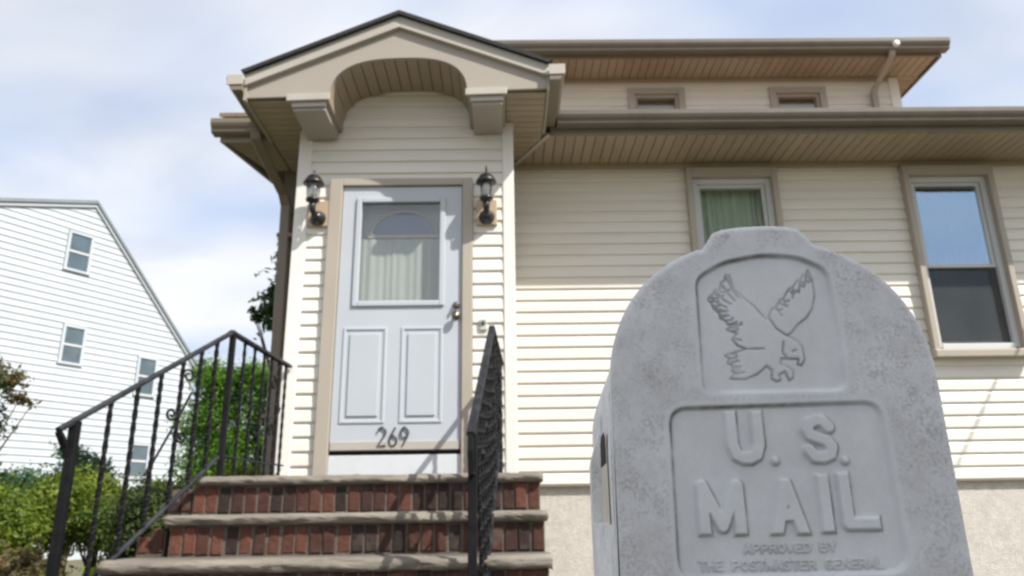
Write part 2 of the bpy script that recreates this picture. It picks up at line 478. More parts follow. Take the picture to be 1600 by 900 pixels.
def courses(x0, x1, y, z0, z1, parent, holes=(), h=EXP, mt='siding'):
    z = z0
    while z < z1 - 0.02:
        hh = min(h, z1 - z)
        segs = [(x0, x1)]
        for a, b, lo, hi in holes:
            if z + hh * 0.5 > lo and z + hh * 0.5 < hi:
                ns = []
                for p, q in segs:
                    if b <= p or a >= q: ns.append((p, q)); continue
                    if a > p: ns.append((p, a))
                    if b < q: ns.append((b, q))
                segs = ns
        for p, q in segs:
            if q - p > 0.015: board(p, q, y, z, parent, hh, mt)
        z += h

# ---- foundation
obj('foundation', MB().box(-1.9, 7.5, 6.11, 14, -1.3, 0.21), M['stucco'], house)
# ---- main wall with its siding
WIN = [(2.048, 'a'), (3.990, 'b')]
HW = 0.407
wholes = [(c - 0.36, c + 0.36, 1.25, 2.86) for c, _ in WIN]
mwall = obj('wall', wall_holes(-1.93, 7.5, 0.212, 3.0, 6.08, 6.20, wholes).box(-1.93, -1.83, 6.2, 14, 0.212, 3.0).box(7.4, 7.5, 6.2, 14, 0.212, 3.0), M['sheath'], house)
courses(0.092, 7.5, 6.08, 0.212, 2.955, mwall, [(c - HW + .004, c + HW - .004, 1.19, 2.935) for c, _ in WIN])
courses(-1.83, -1.62, 6.08, 0.212, 2.955, mwall)
obj('frieze_trim', MB().box(0.092, 7.5, 6.045, 6.08, 2.955, 3.0), M['soffit'], mwall, bevel=0.004)
obj('starter_strip', MB().box(0.092, 7.5, 6.068, 6.105, 0.198, 0.2115), M['casing'], mwall)
obj('corner_trim', MB().box(-1.945, -1.83, 6.055, 6.30, 0.205, 3.0), M['gutter'], mwall, bevel=0.004)

def window(cx, curtain, gl):
    fr = MB()
    x0, x1, o0, o1 = cx - HW, cx + HW, cx - 0.357, cx + 0.357
    zb, zt, ob, ot = 1.19, 2.935, 1.275, 2.845
    fr.box(x0, o0, 5.995, 6.10, zb + .05, zt).box(o1, x1, 5.995, 6.10, zb + .05, zt)
    fr.box(o0, o1, 5.995, 6.10, ot, zt)
    w = obj('window', fr, M['casing'], house, bevel=0.005)
    obj('sill', MB().prism([(5.965, 1.185), (6.10, 1.185), (6.10, 1.262), (6.0, 1.256), (5.965, 1.243)], 'x', x0 - 0.01, x1 + 0.01), M['casing'], w, bevel=0.004)
    jb = MB()
    jb.box(o0, o0 + 0.048, 6.05, 6.20, ob, ot).box(o1 - 0.048, o1, 6.05, 6.20, ob, ot)
    jb.box(o0 + .048, o1 - .048, 6.05, 6.20, ot - 0.05, ot).box(o0 + .048, o1 - .048, 6.045, 6.20, ob - .01, ob + 0.035)
    obj('frame', jb, M['sash'], w, bevel=0.003)
    a, b = o0 + 0.05, o1 - 0.05
    def sash(z0, z1, y, nm):
        mb = MB()
        t = 0.03
        mb.box(a, a + t, y, y + .03, z0, z1).box(b - t, b, y, y + .03, z0, z1)
        mb.box(a + t, b - t, y, y + .03, z1 - t, z1).box(a + t, b - t, y, y + .03, z0, z0 + t)
        obj('sash', mb, M['sash'], w, bevel=0.003)
        obj('pane', MB().box(a + t - .004, b - t + .004, y + .012, y + .018, z0 + t - .004, z1 - t + .004), M[gl], w)
    sash(1.992, 2.795, 6.075, 'u')
    sash(1.312, 2.035, 6.115, 'l')
    # half screen outside the lower sash
    obj('insect_screen', MB().box(a, b, 6.088, 6.090, 1.312, 1.990), SCREEN, w)
    # curtain with soft folds
    n = 60
    vs, fs = [], []
    for i in range(n + 1):
        x = o0 + (o1 - o0) * i / n
        y = 6.235 + 0.016 * math.sin(i * 1.55) + 0.008 * math.sin(i * 0.63)
        vs += [(x, y, 1.27), (x, y, 2.85)]
    for i in range(n): fs.append((2 * i, 2 * i + 2, 2 * i + 3, 2 * i + 1))
    obj('curtain', MB().add(vs, fs), M[curtain], w, smooth=True)
    rm = MB()
    rm.box(o0 - .02, o1 + .02, 6.5, 6.52, 1.2, 2.9)
    rm.box(o0 - .04, o0 - .02, 6.2, 6.5, 1.2, 2.9).box(o1 + .02, o1 + .04, 6.2, 6.5, 1.2, 2.9)
    rm.box(o0 - .02, o1 + .02, 6.2, 6.5, 2.88, 2.9).box(o0 - .02, o1 + .02, 6.2, 6.5, 1.2, 1.22)
    obj('room_niche', rm, M['room'], w)
window(2.048, 'greencurtain', 'clearglass')
window(3.990, 'screen', 'glass')

# ---- gutters
def gutter_prof(o, z, d=1):
    """K-style profile: o = back position, grows toward -d; returns (pos, z)"""
    p = [(0, 0.0), (0.075, 0.0), (0.088, 0.012), (0.092, 0.030), (0.108, 0.052), (0.118, 0.075), (0.120, 0.112), (0.113, 0.116), (0.108, 0.108), (0.0, 0.10)]
    return [(o - d * a, z + b) for a, b in p]
# main eave: backing, soffit panels, fascia
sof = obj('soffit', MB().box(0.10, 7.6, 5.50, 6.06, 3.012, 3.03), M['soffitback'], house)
pm = {}
def panel_x(x, w, y0, y1, z, parent):
    k = ('x', w, round(y1 - y0, 3))
    if k not in pm:
        pm[k] = MB().box(-w / 2 + .0035, w / 2 - .0035, -(y1 - y0) / 2, (y1 - y0) / 2, 0, 0.012).mesh('soffit_panel', (0, 0, 0), M['soffit'])
    return link('soffit_panel', pm[k], parent, (x, (y0 + y1) / 2, z))
def panel_y(y, w, x0, x1, z, parent):
    k = ('y', w, round(x1 - x0, 3))
    if k not in pm:
        pm[k] = MB().box(-(x1 - x0) / 2, (x1 - x0) / 2, -w / 2 + .0035, w / 2 - .0035, 0, 0.012).mesh('soffit_panel', (0, 0, 0), M['soffit'])
    return link('soffit_panel', pm[k], parent, ((x0 + x1) / 2, y, z))
x = 0.15
while x < 7.55:
    # the first panels stop at the mitre strip that runs to the inner corner of the porch
    if x < 0.45:
        my = lambda q: min(6.03, max(5.50, 5.47 + (0.39 - q) / 0.28 * 0.57 + 0.012))
        xa, xb = x - .039, x + .039
        obj('soffit_panel', MB().prism([(xa, my(xa)), (xb, my(xb)), (xb, 6.045), (xa, 6.045)], 'z', 3.0, 3.012), M['soffit'], sof)
    else:
        panel_x(x, 0.085, 5.50, 6.045, 3.0, sof)
    x += 0.085
obj('mitre_strip', MB().prism([(0.375, 5.47), (0.405, 5.49), (0.125, 6.05), (0.095, 6.03)], 'z', 2.985, 2.998), M['fascia'], sof)
obj('fascia', MB().box(0.40, 7.6, 5.475, 5.50, 2.985, 3.145), M['gutter'], house, bevel=0.003)
obj('gutter', MB().prism(gutter_prof(5.474, 3.035), 'x', 0.455, 7.65), M['darkgutter'], house)

# left return of the main eave
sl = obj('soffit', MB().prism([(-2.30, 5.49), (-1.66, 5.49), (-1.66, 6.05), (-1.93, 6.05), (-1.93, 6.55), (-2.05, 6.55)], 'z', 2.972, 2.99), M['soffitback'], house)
obj('soffit_panel', MB().prism([(-2.285, 5.495), (-1.90, 5.495), (-1.90, 6.045), (-2.10, 6.045)], 'z', 2.958, 2.972), M['soffit'], sl)
obj('fascia', MB().prism([(-2.315, 5.475), (-1.9, 5.475), (-1.9, 5.495), (-2.29, 5.495), (-2.035, 6.6), (-2.06, 6.6)], 'z', 2.945, 3.10), M['beige'], house)
obj('gutter', MB().prism(gutter_prof(5.474, 2.985), 'x', -2.36, -1.96), M['gutter'], house)

# downspout at the left corner
def rect_pipe(pts, w, d):
    mb = MB()
    rings = []
    for p in pts:
        rings.append([(p[0] - w / 2, p[1] - d / 2, p[2]), (p[0] + w / 2, p[1] - d / 2, p[2]), (p[0] + w / 2, p[1] + d / 2, p[2]), (p[0] - w / 2, p[1] + d / 2, p[2])])
    vs = [q for r in rings for q in r]
    fs = []
    for i in range(len(pts) - 1):
        for k in range(4):
            fs.append((i * 4 + k, i * 4 + (k + 1) % 4, i * 4 + 4 + (k + 1) % 4, i * 4 + 4 + k))
    fs += [(3, 2, 1, 0), tuple(range(len(vs) - 4, len(vs)))]
    return mb.add(vs, fs)
dsp = obj('downspout', rect_pipe([(-2.00, 5.41, 2.99), (-2.00, 5.43, 2.93), (-1.90, 5.93, 2.66), (-1.89, 5.985, 2.58), (-1.875, 5.99, 1.4), (-1.865, 5.99, -0.62)], 0.085, 0.06), M['gutter'], house, bevel=0.008)
for z in (2.3, 0.75):
    obj('strap', MB().box(-1.945, -1.80, 5.955, 6.056, z, z + 0.03), M['gutter'], dsp)

# main roof behind the eave
rf = MB().prism([(5.37, 3.155), (9.6, 5.0), (14.2, 3.155), (14.2, 3.125), (9.6, 4.97), (5.37, 3.12)], 'x', -2.3, 7.65)
obj('roof', rf, M['brownshingle'], house)
for xg in (-1.92, 7.42):
    obj('gable_wall', MB().prism([(6.2, 3.02), (14, 3.02), (9.6, 4.93), (6.2, 3.45)], 'x', xg, xg + 0.07), M['siding'], house)

# ---- dormer
dw = obj('dormer_wall', wall_holes(-0.6, 4.29, 3.55, 4.476, 7.01, 7.1, [(1.43, 1.90, 3.7, 4.27), (2.955, 3.425, 3.7, 4.27)]).box(4.2, 4.29, 7.1, 9.4, 3.9, 4.476).box(-0.6, -0.5, 7.1, 9.4, 3.9, 4.476), M['sheath'], house)
courses(-0.6, 4.20, 7.01, 3.75, 4.44, dw, [(1.36, 1.97, 3.5, 4.352), (2.885, 3.495, 3.5, 4.352)])
obj('corner_trim', MB().box(4.20, 4.305, 6.985, 7.09, 3.7, 4.476), M['cornerwhite'], dw, bevel=0.004)
obj('frieze_trim', MB().box(-0.6, 4.2, 6.975, 7.01, 4.44, 4.476), M['soffit'], dw, bevel=0.003)
for c in (1.665, 3.19):
    mb = MB()
    mb.box(c - .305, c - .235, 6.965, 7.03, 3.65, 4.352).box(c + .235, c + .305, 6.965, 7.03, 3.65, 4.352).box(c - .235, c + .235, 6.965, 7.03, 4.285, 4.352)
    w = obj('dormer_window', mb, M['casing'], house, bevel=0.004)
    mb = MB()
    mb.box(c - .235, c - .205, 7.0, 7.06, 3.7, 4.284).box(c + .205, c + .235, 7.0, 7.06, 3.7, 4.284).box(c - .205, c + .205, 7.0, 7.06, 4.255, 4.284)
    obj('sash', mb, M['casing'], w)
    obj('pane', MB().box(c - .207, c + .207, 7.03, 7.036, 3.7, 4.257), M['stormglass'], w)
    obj('blind', MB().box(c - .234, c + .234, 7.09, 7.1, 3.65, 4.30), M['gutter'], w)
ds = obj('dormer_soffit', MB().box(-0.75, 4.55, 6.60, 7.0, 4.488, 4.50).box(4.295, 4.55, 7.0, 9.3, 4.488, 4.50), M['soffitback'], house)
x = -0.7
while x < 4.52:
    panel_x(x, 0.085, 6.605, 6.975, 4.476, ds); x += 0.085
for k in range(8):
    panel_y(7.02 + k * 0.085, 0.085, 4.31, 4.54, 4.476, ds)
obj('fascia', MB().box(-0.78, 4.56, 6.58, 6.60, 4.462, 4.60).box(4.55, 4.57, 6.6, 9.3, 4.462, 4.60), M['gutter'], house)
obj('gutter', MB().prism(gutter_prof(6.579, 4.49), 'x', -0.80, 4.60), M['darkgutter'], house)
obj('dormer_roof', MB().prism([(6.50, 4.61), (9.6, 5.15), (9.6, 5.11), (6.50, 4.585)], 'x', -0.82, 4.60), M['shingle'], house)
dd = obj('downspout', rect_pipe([(4.02, 6.53, 4.50), (4.02, 6.55, 4.44), (4.005, 6.92, 4.30), (4.0, 6.955, 4.25), (4.0, 6.955, 3.75)], 0.06, 0.05), M['beige'], house, bevel=0.006)
obj('outlet', MB().lathe((4.02, 6.455, 4.512), [(0.0, 0.0), (0.03, 0.004), (0.036, 0.02), (0.03, 0.04), (0, 0.045)], 12, 'y'), M['cornerwhite'], dd, smooth=True)

# ================================================================== porch
pw = obj('porch_wall', wall_holes(-1.58, 0.07, 0.212, 3.32, 5.31, 5.40, [(-1.24, -0.304, 0.2, 2.45)]).box(-1.58, -1.50, 5.4, 6.08, 0.212, 3.0).box(-0.01, 0.07, 5.4, 6.08, 0.212, 3.0), M['sheath'], house)
courses(-1.50, 0.002, 5.31, 0.230, 3.33, pw, [(-1.338, -0.228, 0, 2.50)])
courses_side = MB()
cp = MB().box(-1.605, -1.50, 5.285, 5.33, 0.212, 2.97).box(-1.605, -1.58, 5.33, 5.40, 0.212, 2.97)
obj('corner_post', cp, M['cornerwhite'], pw, bevel=0.006)
cp = MB().box(0.002, 0.09, 5.285, 5.33, 0.212, 3.0).box(0.07, 0.09, 5.33, 5.40, 0.212, 3.0)
obj('corner_post', cp, M['cornerwhite'], pw, bevel=0.006)
for xs in (-1.585, 0.074):
    pass
# door casing
dc = MB()
dc.box(-1.336, -1.237, 5.262, 5.34, 0.212, 2.505).box(-0.309, -0.230, 5.262, 5.34, 0.212, 2.505).box(-1.237, -0.309, 5.262, 5.34, 2.447, 2.505)
dcas = obj('door_casing', dc, M['casing'], house, bevel=0.005)
obj('threshold', MB().box(-1.236, -0.310, 5.287, 5.40, 0.212, 0.398), M['whitekick'], dcas, bevel=0.004)
obj('gap_strip', MB().box(-1.236, -0.310, 5.30, 5.40, 0.400, 0.424), M['black'], dcas)  # black strip filling the dark gap between door and threshold
# storm door
dx0, dx1, dz0, dz1 = -1.232, -0.314, 0.430, 2.440
gx0, gx1, gz0, gz1 = -1.085, -0.470, 1.500, 2.315
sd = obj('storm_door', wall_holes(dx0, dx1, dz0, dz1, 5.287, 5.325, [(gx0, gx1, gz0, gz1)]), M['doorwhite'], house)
mo = MB()
def ring(mb, x0, x1, z0, z1, t, y0, y1):
    return mb.box(x0, x0 + t, y0, y1, z0, z1).box(x1 - t, x1, y0, y1, z0, z1).box(x0 + t, x1 - t, y0, y1, z0, z0 + t).box(x0 + t, x1 - t, y0, y1, z1 - t, z1)
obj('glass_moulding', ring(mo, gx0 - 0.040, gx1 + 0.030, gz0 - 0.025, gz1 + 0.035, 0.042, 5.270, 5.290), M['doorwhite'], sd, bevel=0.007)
obj('glass', MB().box(gx0, gx1, 5.30, 5.305, gz0, gz1), M['stormglass'], sd)
for a, b in ((-1.176, -0.855), (-0.752, -0.446)):
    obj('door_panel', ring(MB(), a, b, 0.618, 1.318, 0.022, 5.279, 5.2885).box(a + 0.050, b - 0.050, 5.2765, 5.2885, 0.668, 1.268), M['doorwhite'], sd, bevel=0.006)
obj('sweep', MB().box(dx0 + .004, dx1 - .004, 5.280, 5.2885, 0.432, 0.492), M['fascia'], sd, bevel=0.003)
kn = MB().lathe((-0.352, 5.288, 1.395), [(0.027, 0), (0.028, 0.006), (0.014, 0.010), (0.013, 0.030), (0.027, 0.038), (0.031, 0.050), (0.026, 0.062), (0.0, 0.066)], 20, 'y')
obj('door_knob', kn, M['nickel'], sd, smooth=True)
kn = MB().lathe((-0.352, 5.288, 1.478), [(0.026, 0), (0.028, 0.008), (0.022, 0.014), (0.020, 0.026), (0.0, 0.028)], 20, 'y').box(-0.357, -0.347, 5.235, 5.27, 1.462, 1.494)
obj('deadbolt', kn, M['nickel'], sd, bevel=0.002)
# the digits 2 6 9: rounded strokes, slim numerals
def arc(cx, cz, rx, rz, a0, a1, n=14):
    return [(cx + rx * math.cos(math.radians(a0 + (a1 - a0) * i / n)), cz + rz * math.sin(math.radians(a0 + (a1 - a0) * i / n))) for i in range(n + 1)]
DIG = {'2': arc(0.5, 0.74, 0.42, 0.25, 170, -35) + [(0.08, 0.03), (0.95, 0.03)],
       '6': [(0.72, 0.98), (0.45, 0.75), (0.16, 0.45)] + arc(0.5, 0.29, 0.40, 0.27, 150, 510, 22),
       '9': [(0.28, 0.02), (0.55, 0.25), (0.84, 0.55)] + arc(0.5, 0.71, 0.40, 0.27, -30, 330, 22)}
for ch, xa in (('2', -0.898), ('6', -0.818), ('9', -0.738)):
    pts = [(xa + u * 0.064, 5.2765, 0.458 + v * 0.132) for u, v in DIG[ch]]
    obj('numeral', MB().tube(pts, 0.0068, 6), M['digit'], sd)
# inner door behind the glass
idr = obj('inner_door', MB().box(-1.24, -0.304, 5.420, 5.46, 0.25, 2.45), M['innerdoor'], house)
fan = [(-0.77 + 0.235 * math.cos(math.radians(a)), 2.085 + 0.185 * math.sin(math.radians(a))) for a in range(0, 181, 9)]
obj('fanlight_glass', MB().prism(fan, 'y', 5.408, 5.4195), mat('fanlight_glass', (0.07, 0.085, 0.125), 0.08, 0.1, spec=0.9), idr)
obj('fanlight_frame', MB().tube([(p[0] * 1.0 - (0.77 + p[0]) * -0.10, 5.405, 2.085 + (p[1] - 2.085) * 1.10) for p in fan], 0.014, 6), M['gold'], idr)
obj('fanlight_bar', MB().box(-1.05, -0.49, 5.398, 5.4195, 2.060, 2.085), M['gold'], idr)
# half curtain hanging on the inner door's glass
vs, fs = [], []
for i in range(81):
    xx = -1.115 + 0.70 * i / 80
    yy = 5.388 + 0.0028 * math.sin(i * 0.95 + math.sin(i * .23)) + 0.003 * math.sin(i * 0.31 + 1)
    vs += [(xx, yy, 1.40), (xx, yy, 2.045)]
for i in range(80): fs.append((2 * i, 2 * i + 2, 2 * i + 3, 2 * i + 1))
obj('curtain', MB().add(vs, fs), mat('pale_lace', (0.37, 0.405, 0.355), 0.9, 0.10, 2.5), idr, smooth=True)

# ---- porch roof: the whole gable sags 3 cm to the left
def sag(mb):
    mb.v = [(x, y, z + 0.032 * max(-1.4, min(1.4, (x + 0.77) / 1.1))) for x, y, z in mb.v]
    return mb
GY = 4.82
AC, AA, AB, AH, AE = -0.762, 0.510, 2.935, 0.350, 2.8
def arch(x):
    t = min(1, abs((x - AC) / AA))
    return AB + AH * (1 - t ** AE) ** (1 / AE)
APX, APZ, EAX = -0.77, 3.545, 1.115
def rake(x): return APZ - abs(x - APX) * (APZ - 3.085) / EAX
xs = sorted(set([-1.885, -1.565, AC - AA, AC + AA, 0.025, 0.345, APX] + [AC + AA * math.sin(math.radians(a)) for a in range(-88, 89, 4)]))
vs, fs = [], []
gm = MB()
def lower(x, side):
    if x < AC - AA - 1e-6 or (abs(x - (AC - AA)) < 1e-6 and side < 0): return 2.985
    if x > AC + AA + 1e-6 or (abs(x - (AC + AA)) < 1e-6 and side > 0): return 2.985
    return arch(x)
for a, b in zip(xs, xs[1:]):
    la, lb = lower(a, 1), lower(b, -1)
    gm.prism([(a, la), (b, lb), (b, rake(b)), (a, rake(a))], 'y', GY, GY + 0.03)
gf = obj('porch_gable', sag(gm), M['beige'], house)
# seams of the aluminium facing, as in the photograph
for sgn in (-1, 1):
    x0, x1 = (APX, APX + sgn * (EAX + 0.01))
    pts = []
    top = lambda x: APZ - abs(x - APX) * (APZ - 3.085) / EAX
    q = [(x0, top(x0) - 0.012), (x1, top(x1) - 0.012), (x1, top(x1) + 0.082), (x0, top(x0) + 0.085)]
    obj('rake_board', sag(MB().prism(q, 'y', GY - 0.035, GY + 0.03 - 0.003)), M['fascia'], gf, bevel=0.005)
    q = [(x0, top(x0) + 0.085), (x1, top(x1) + 0.082), (x1 + sgn * 0.025, top(x1) + 0.102), (x0, top(x0) + 0.118)]
    obj('shingle_edge', sag(MB().prism(q, 'y', GY - 0.065, GY + 0.05)), M['shingle'], gf)
    # roof slab behind
    q = [(x0, top(x0) + 0.08), (x1 + sgn * .02, top(x1) + 0.07), (x1 + sgn * 0.03, top(x1) + 0.10), (x0, top(x0) + 0.12)]
    obj('roof', sag(MB().prism(q, 'y', GY + 0.051, 7.0)), M['shingle'], house)
# arched vault: curved strip boards
vb = MB()
n = 15
angs = [math.radians(-90 + 180 * i / 60) for i in range(61)]
# equal-arc-length division of the arch
P = [(AC + AA * math.sin(t), 0) for t in angs]
P = [(p[0], arch(p[0])) for p in P]
fine = [(-AA + 2 * AA * i / 2000) for i in range(2001)]
fp = [(AC + t, arch(AC + t)) for t in fine]
cum = [0]
for i in range(1, len(fp)): cum.append(cum[-1] + math.dist(fp[i], fp[i - 1]))
def at_len(s):
    i = min(range(len(cum)), key=lambda k: abs(cum[k] - s)); return fp[i]
tot = cum[-1]
back = MB()
for i in range(40):
    a, b = at_len(tot * i / 40), at_len(tot * (i + 1) / 40)
    back.add([(a[0], GY + .03, a[1] + .014), (b[0], GY + .03, b[1] + .014), (b[0], 5.305, b[1] + .014), (a[0], 5.305, a[1] + .014)], [(0, 1, 2, 3)])
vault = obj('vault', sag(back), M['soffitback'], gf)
NB = 17
for i in range(NB):
    s0, s1 = tot * i / NB + .0035, tot * (i + 1) / NB - .0035
    pts = [at_len(s0 + (s1 - s0) * k / 4) for k in range(5)]
    mb = MB()
    vs = []
    for p in pts: vs += [(p[0], GY + .031, p[1]), (p[0], 5.296, p[1]), (p[0], GY + .031, p[1] + .012), (p[0], 5.296, p[1] + .012)]
    fs = []
    for k in range(4):
        o = 4 * k
        fs += [(o, o + 4, o + 5, o + 1), (o + 2, o + 3, o + 7, o + 6), (o, o + 2, o + 6, o + 4), (o + 1, o + 5, o + 7, o + 3)]
    fs += [(0, 1, 3, 2), (16, 18, 19, 17)]
    obj('vault_board', sag(mb.add(vs, fs)), M['soffit'], vault)
# corbels that carry the gable over the door
for x0, x1 in ((-1.565, -1.275), (-0.252, 0.030)):
    cb = MB().box(x0, x1, GY + 0.002, 5.285, 2.935, 3.08)
    c = obj('corbel', sag(cb), M['beige'], gf, bevel=0.004)
    obj('corbel_cap', sag(MB().box(x0 - 0.014, x1 + 0.012, GY - 0.028, GY + 0.001, 2.935, 2.990)), M['fascia'], c, bevel=0.004)
    obj('bracket', sag(MB().box(x0 + 0.030, x1 - 0.024, GY + 0.015, 5.284, 2.868, 2.934)), M['beige'], c, bevel=0.004)
    obj('bracket_cap', sag(MB().box(x0 + 0.022, x1 - 0.016, GY - 0.004, GY + 0.014, 2.895, 2.934)), M['fascia'], c, bevel=0.003)
# side soffits of the porch roof
for x0, x1, ye in ((-1.880, -1.567, 6.05), (0.032, 0.335, 6.0)):
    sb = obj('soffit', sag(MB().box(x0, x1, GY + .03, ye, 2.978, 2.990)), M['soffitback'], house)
    dz = 0.032 * ((x0 + x1) / 2 + 0.77) / 1.1
    y = GY + 0.075
    while y < ye - .03:
        xa, xb = x0 + .004, x1 - .004
        if x0 > 0 and y > 5.40:
            mx_ = lambda q: max(xa + 0.02, min(x1 - .004, 0.39 - (q - 5.47) / 0.57 * 0.28 - 0.005))
            ya, yb = y - .039, y + .039
            obj('soffit_panel', MB().prism([(xa, ya), (mx_(ya), ya), (mx_(yb), yb), (xa, yb)], 'z', 2.966 + dz, 2.978 + dz), M['soffit'], sb)
        else:
            panel_y(y, 0.085, xa, xb, 2.966 + dz, sb)
        y += 0.085
# side fascias and gutters
for sgn in (-1, 1):
    xb = -0.77 + sgn * 1.107
    a, b = sorted((xb, xb + sgn * 0.02))
    obj('fascia', sag(MB().box(a, b, GY - 0.02, 5.47, 2.955, 3.12)), M['beige'], house)
    pr = [(xb + sgn * (0.021 + (5.474 - p)), q) for p, q in gutter_prof(5.474, 3.02)]
    obj('gutter', sag(MB().prism(pr, 'y', GY - 0.06, 5.47)), M['gutter'], house)
    a, b = sorted((xb + sgn * .015, xb + sgn * 0.135))
    obj('gutter_end_cap', sag(MB().box(a, b, GY - 0.068, GY - 0.062, 3.060, 3.145)), M['fascia'], house, bevel=0.003)

# ================================================================== wall lanterns, doorbell
def lantern(xb, xl, label):
    z0 = 2.17
    t = tag(empty('wall_lantern', (xb, 5.25, z0 - 0.07)), label, 'wall lantern', 'black carriage lanterns beside the door')
    obj('mounting_block', MB().box(xb - 0.080, xb + 0.080, 5.266, 5.315, 2.110, 2.320), M['block'], t, bevel=0.006)
    obj('backplate', MB().lathe((xb, 5.266, z0), [(0.058, 0), (0.062, 0.010), (0.052, 0.030), (0.038, 0.055), (0.026, 0.072), (0.0, 0.078)], 18, 'y'), M['blackmetal'], t, smooth=True)
    yl = 5.135
    obj('arm', MB().tube([(xb, 5.21, z0), (xb + (xl - xb) * .3, 5.17, z0 - 0.005), (xl, yl + .01, z0 + 0.03), (xl, yl, z0 + 0.09)], [0.022, 0.022, 0.024, 0.03], 10), M['blackmetal'], t, smooth=True)
    obj('lamp_base', MB().lathe((xl, yl, z0 + 0.08), [(0.0, 0), (0.030, 0.0), (0.050, 0.012), (0.052, 0.026), (0.044, 0.034), (0.0, 0.035)], 18), M['blackmetal'], t, smooth=True)
    prof = [(0.044, z0 + 0.115), (0.054, z0 + 0.235)]
    gl = MB()
    gl.lathe((xl, yl, 0), [(0.043, z0 + 0.115), (0.050, z0 + 0.16), (0.054, z0 + 0.235), (0.052, z0 + 0.235), (0.041, z0 + 0.116)], 18)
    obj('lamp_glass', gl, M['lampglass'], t, smooth=True)
    obj('candle_tube', MB().lathe((xl, yl, z0 + 0.115), [(0.017, 0), (0.017, 0.06), (0.024, 0.075), (0.022, 0.105), (0.006, 0.118)], 12), M['bulb'], t, smooth=True)
    for k in range(4):
        a = PI / 4 + k * PI / 2
        obj('cage_bar', MB().tube([(xl + 0.046 * math.cos(a), yl + 0.046 * math.sin(a), z0 + 0.11), (xl + 0.057 * math.cos(a), yl + 0.057 * math.sin(a), z0 + 0.24)], 0.004, 6), M['blackmetal'], t)
    obj('cap', MB().lathe((xl, yl, z0 + 0.225), [(0.0, 0.012), (0.072, 0.0), (0.080, 0.006), (0.074, 0.022), (0.056, 0.050), (0.050, 0.062), (0.030, 0.074), (0.014, 0.082), (0.0, 0.084)], 20), M['blackmetal'], t, smooth=True)
    obj('finial', MB().lathe((xl, yl, z0 + 0.300), [(0.010, 0), (0.012, 0.014), (0.006, 0.022), (0.010, 0.034), (0.007, 0.046), (0.002, 0.075), (0.0, 0.08)], 10), M['blackmetal'], t, smooth=True)
lantern(-1.412, -1.428, 'black wall lantern on the left of the white door')
lantern(-0.122, -0.122, 'black wall lantern on the right of the white door')
db = tag(empty('doorbell', (-0.150, 5.29, 1.29)), 'small pale doorbell on the siding right of the white door', 'doorbell')
obj('housing', MB().box(-0.178, -0.122, 5.275, 5.298, 1.285, 1.372), M['bell'], db, bevel=0.006)
obj('button', MB().lathe((-0.150, 5.275, 1.340), [(0.017, 0), (0.017, 0.008), (0.012, 0.012), (0, 0.013)], 14, 'y'), M['digit'], db, smooth=True)

# ================================================================== the brick stoop
RX = 0.085
steps = tag(empty('brick_steps', (-0.77, 4.2, -0.78)), 'red brick front steps with weathered stone treads below the door', 'steps')
TR = [  # front y, top z, left x, right x, thickness
    (4.195, 0.214, -1.690, 0.205, 0.050),
    (3.915, 0.012, -1.735, 0.212, 0.054),
    (3.635, -0.190, -1.885, 0.214, 0.058),
    (3.355, -0.390, -1.99, 0.214, 0.058),
    (3.075, -0.585, -2.05, 0.214, 0.058)]
def tread(y, z, x0, x1, t, depth, seed):
    rng = np.random.RandomState(seed)
    nx = 70
    prof = [(depth, 0.0), (0.045, 0.0), (0.020, -0.003), (0.007, -0.010), (0.001, -0.022), (0.0, -t * 0.55), (0.004, -t * 0.82), (0.014, -t * 0.97), (0.030, -t), (depth, -t)]
    def smooth_noise(k):
        a = rng.randn(nx + 1); a = np.convolve(np.r_[a[:3], a, a[-3:]], np.ones(5) / 5, 'same')[3:-3]; return a
    dy = [smooth_noise(0) * 0.008 + rng.randn(nx + 1) * 0.0022 for _ in prof]
    dz = [smooth_noise(0) * 0.005 + rng.randn(nx + 1) * 0.0018 for _ in prof]
    vs, fs = [], []
    for i in range(nx + 1):
        xx = x0 + (x1 - x0) * i / nx
        for k, (a, b) in enumerate(prof):
            flat = 0 if k in (0, 9) else 1
            vs.append((xx + (rng.uniform(-.004, .004) if i in (0, nx) else 0), y + a + flat * dy[k][i], z + b + flat * dz[k][i] * (0.4 if k in (1, 8) else 1)))
    m = len(prof)
    for i in range(nx):
        for k in range(m - 1):
            fs.append((i * m + k, i * m + k + 1, (i + 1) * m + k + 1, (i + 1) * m + k))
        fs.append((i * m + m - 1, i * m, (i + 1) * m, (i + 1) * m + m - 1))
    fs += [tuple(range(m)), tuple(range(nx * m + m - 1, nx * m - 1, -1))]
    return MB().add(vs, fs)
BR = {}
def brick_mesh(w, h, d, v):
    key = (round(w, 3), round(h, 3), round(d, 3), v)
    if key not in BR:
        rng = random.Random(hash(key) & 0xffff)
        c = 0.004
        vs = []
        # chamfered front edges, slightly uneven corners
        for (y, e) in ((0.0, c), (c, 0.0), (d, 0.0)):
            for (sx, sz) in ((-1, 0), (1, 0), (1, 1), (-1, 1)):
                xx = sx * (w / 2 - e); zz = (h - e) if sz else e
                vs.append((xx + rng.uniform(-.0018, .0018), y + rng.uniform(-.0015, .0015), zz + rng.uniform(-.002, .002)))
        fs = [(0, 1, 2, 3)]
        for r in (0, 4):
            for k in range(4): fs.append((r + k, r + 4 + k, r + 4 + (k + 1) % 4, r + (k + 1) % 4))
        fs.append((11, 10, 9, 8))
        BR[key] = MB().add(vs, fs).mesh('brick', (0, 0, 0), M['brick'])
    return BR[key]
rb = random.Random(11)
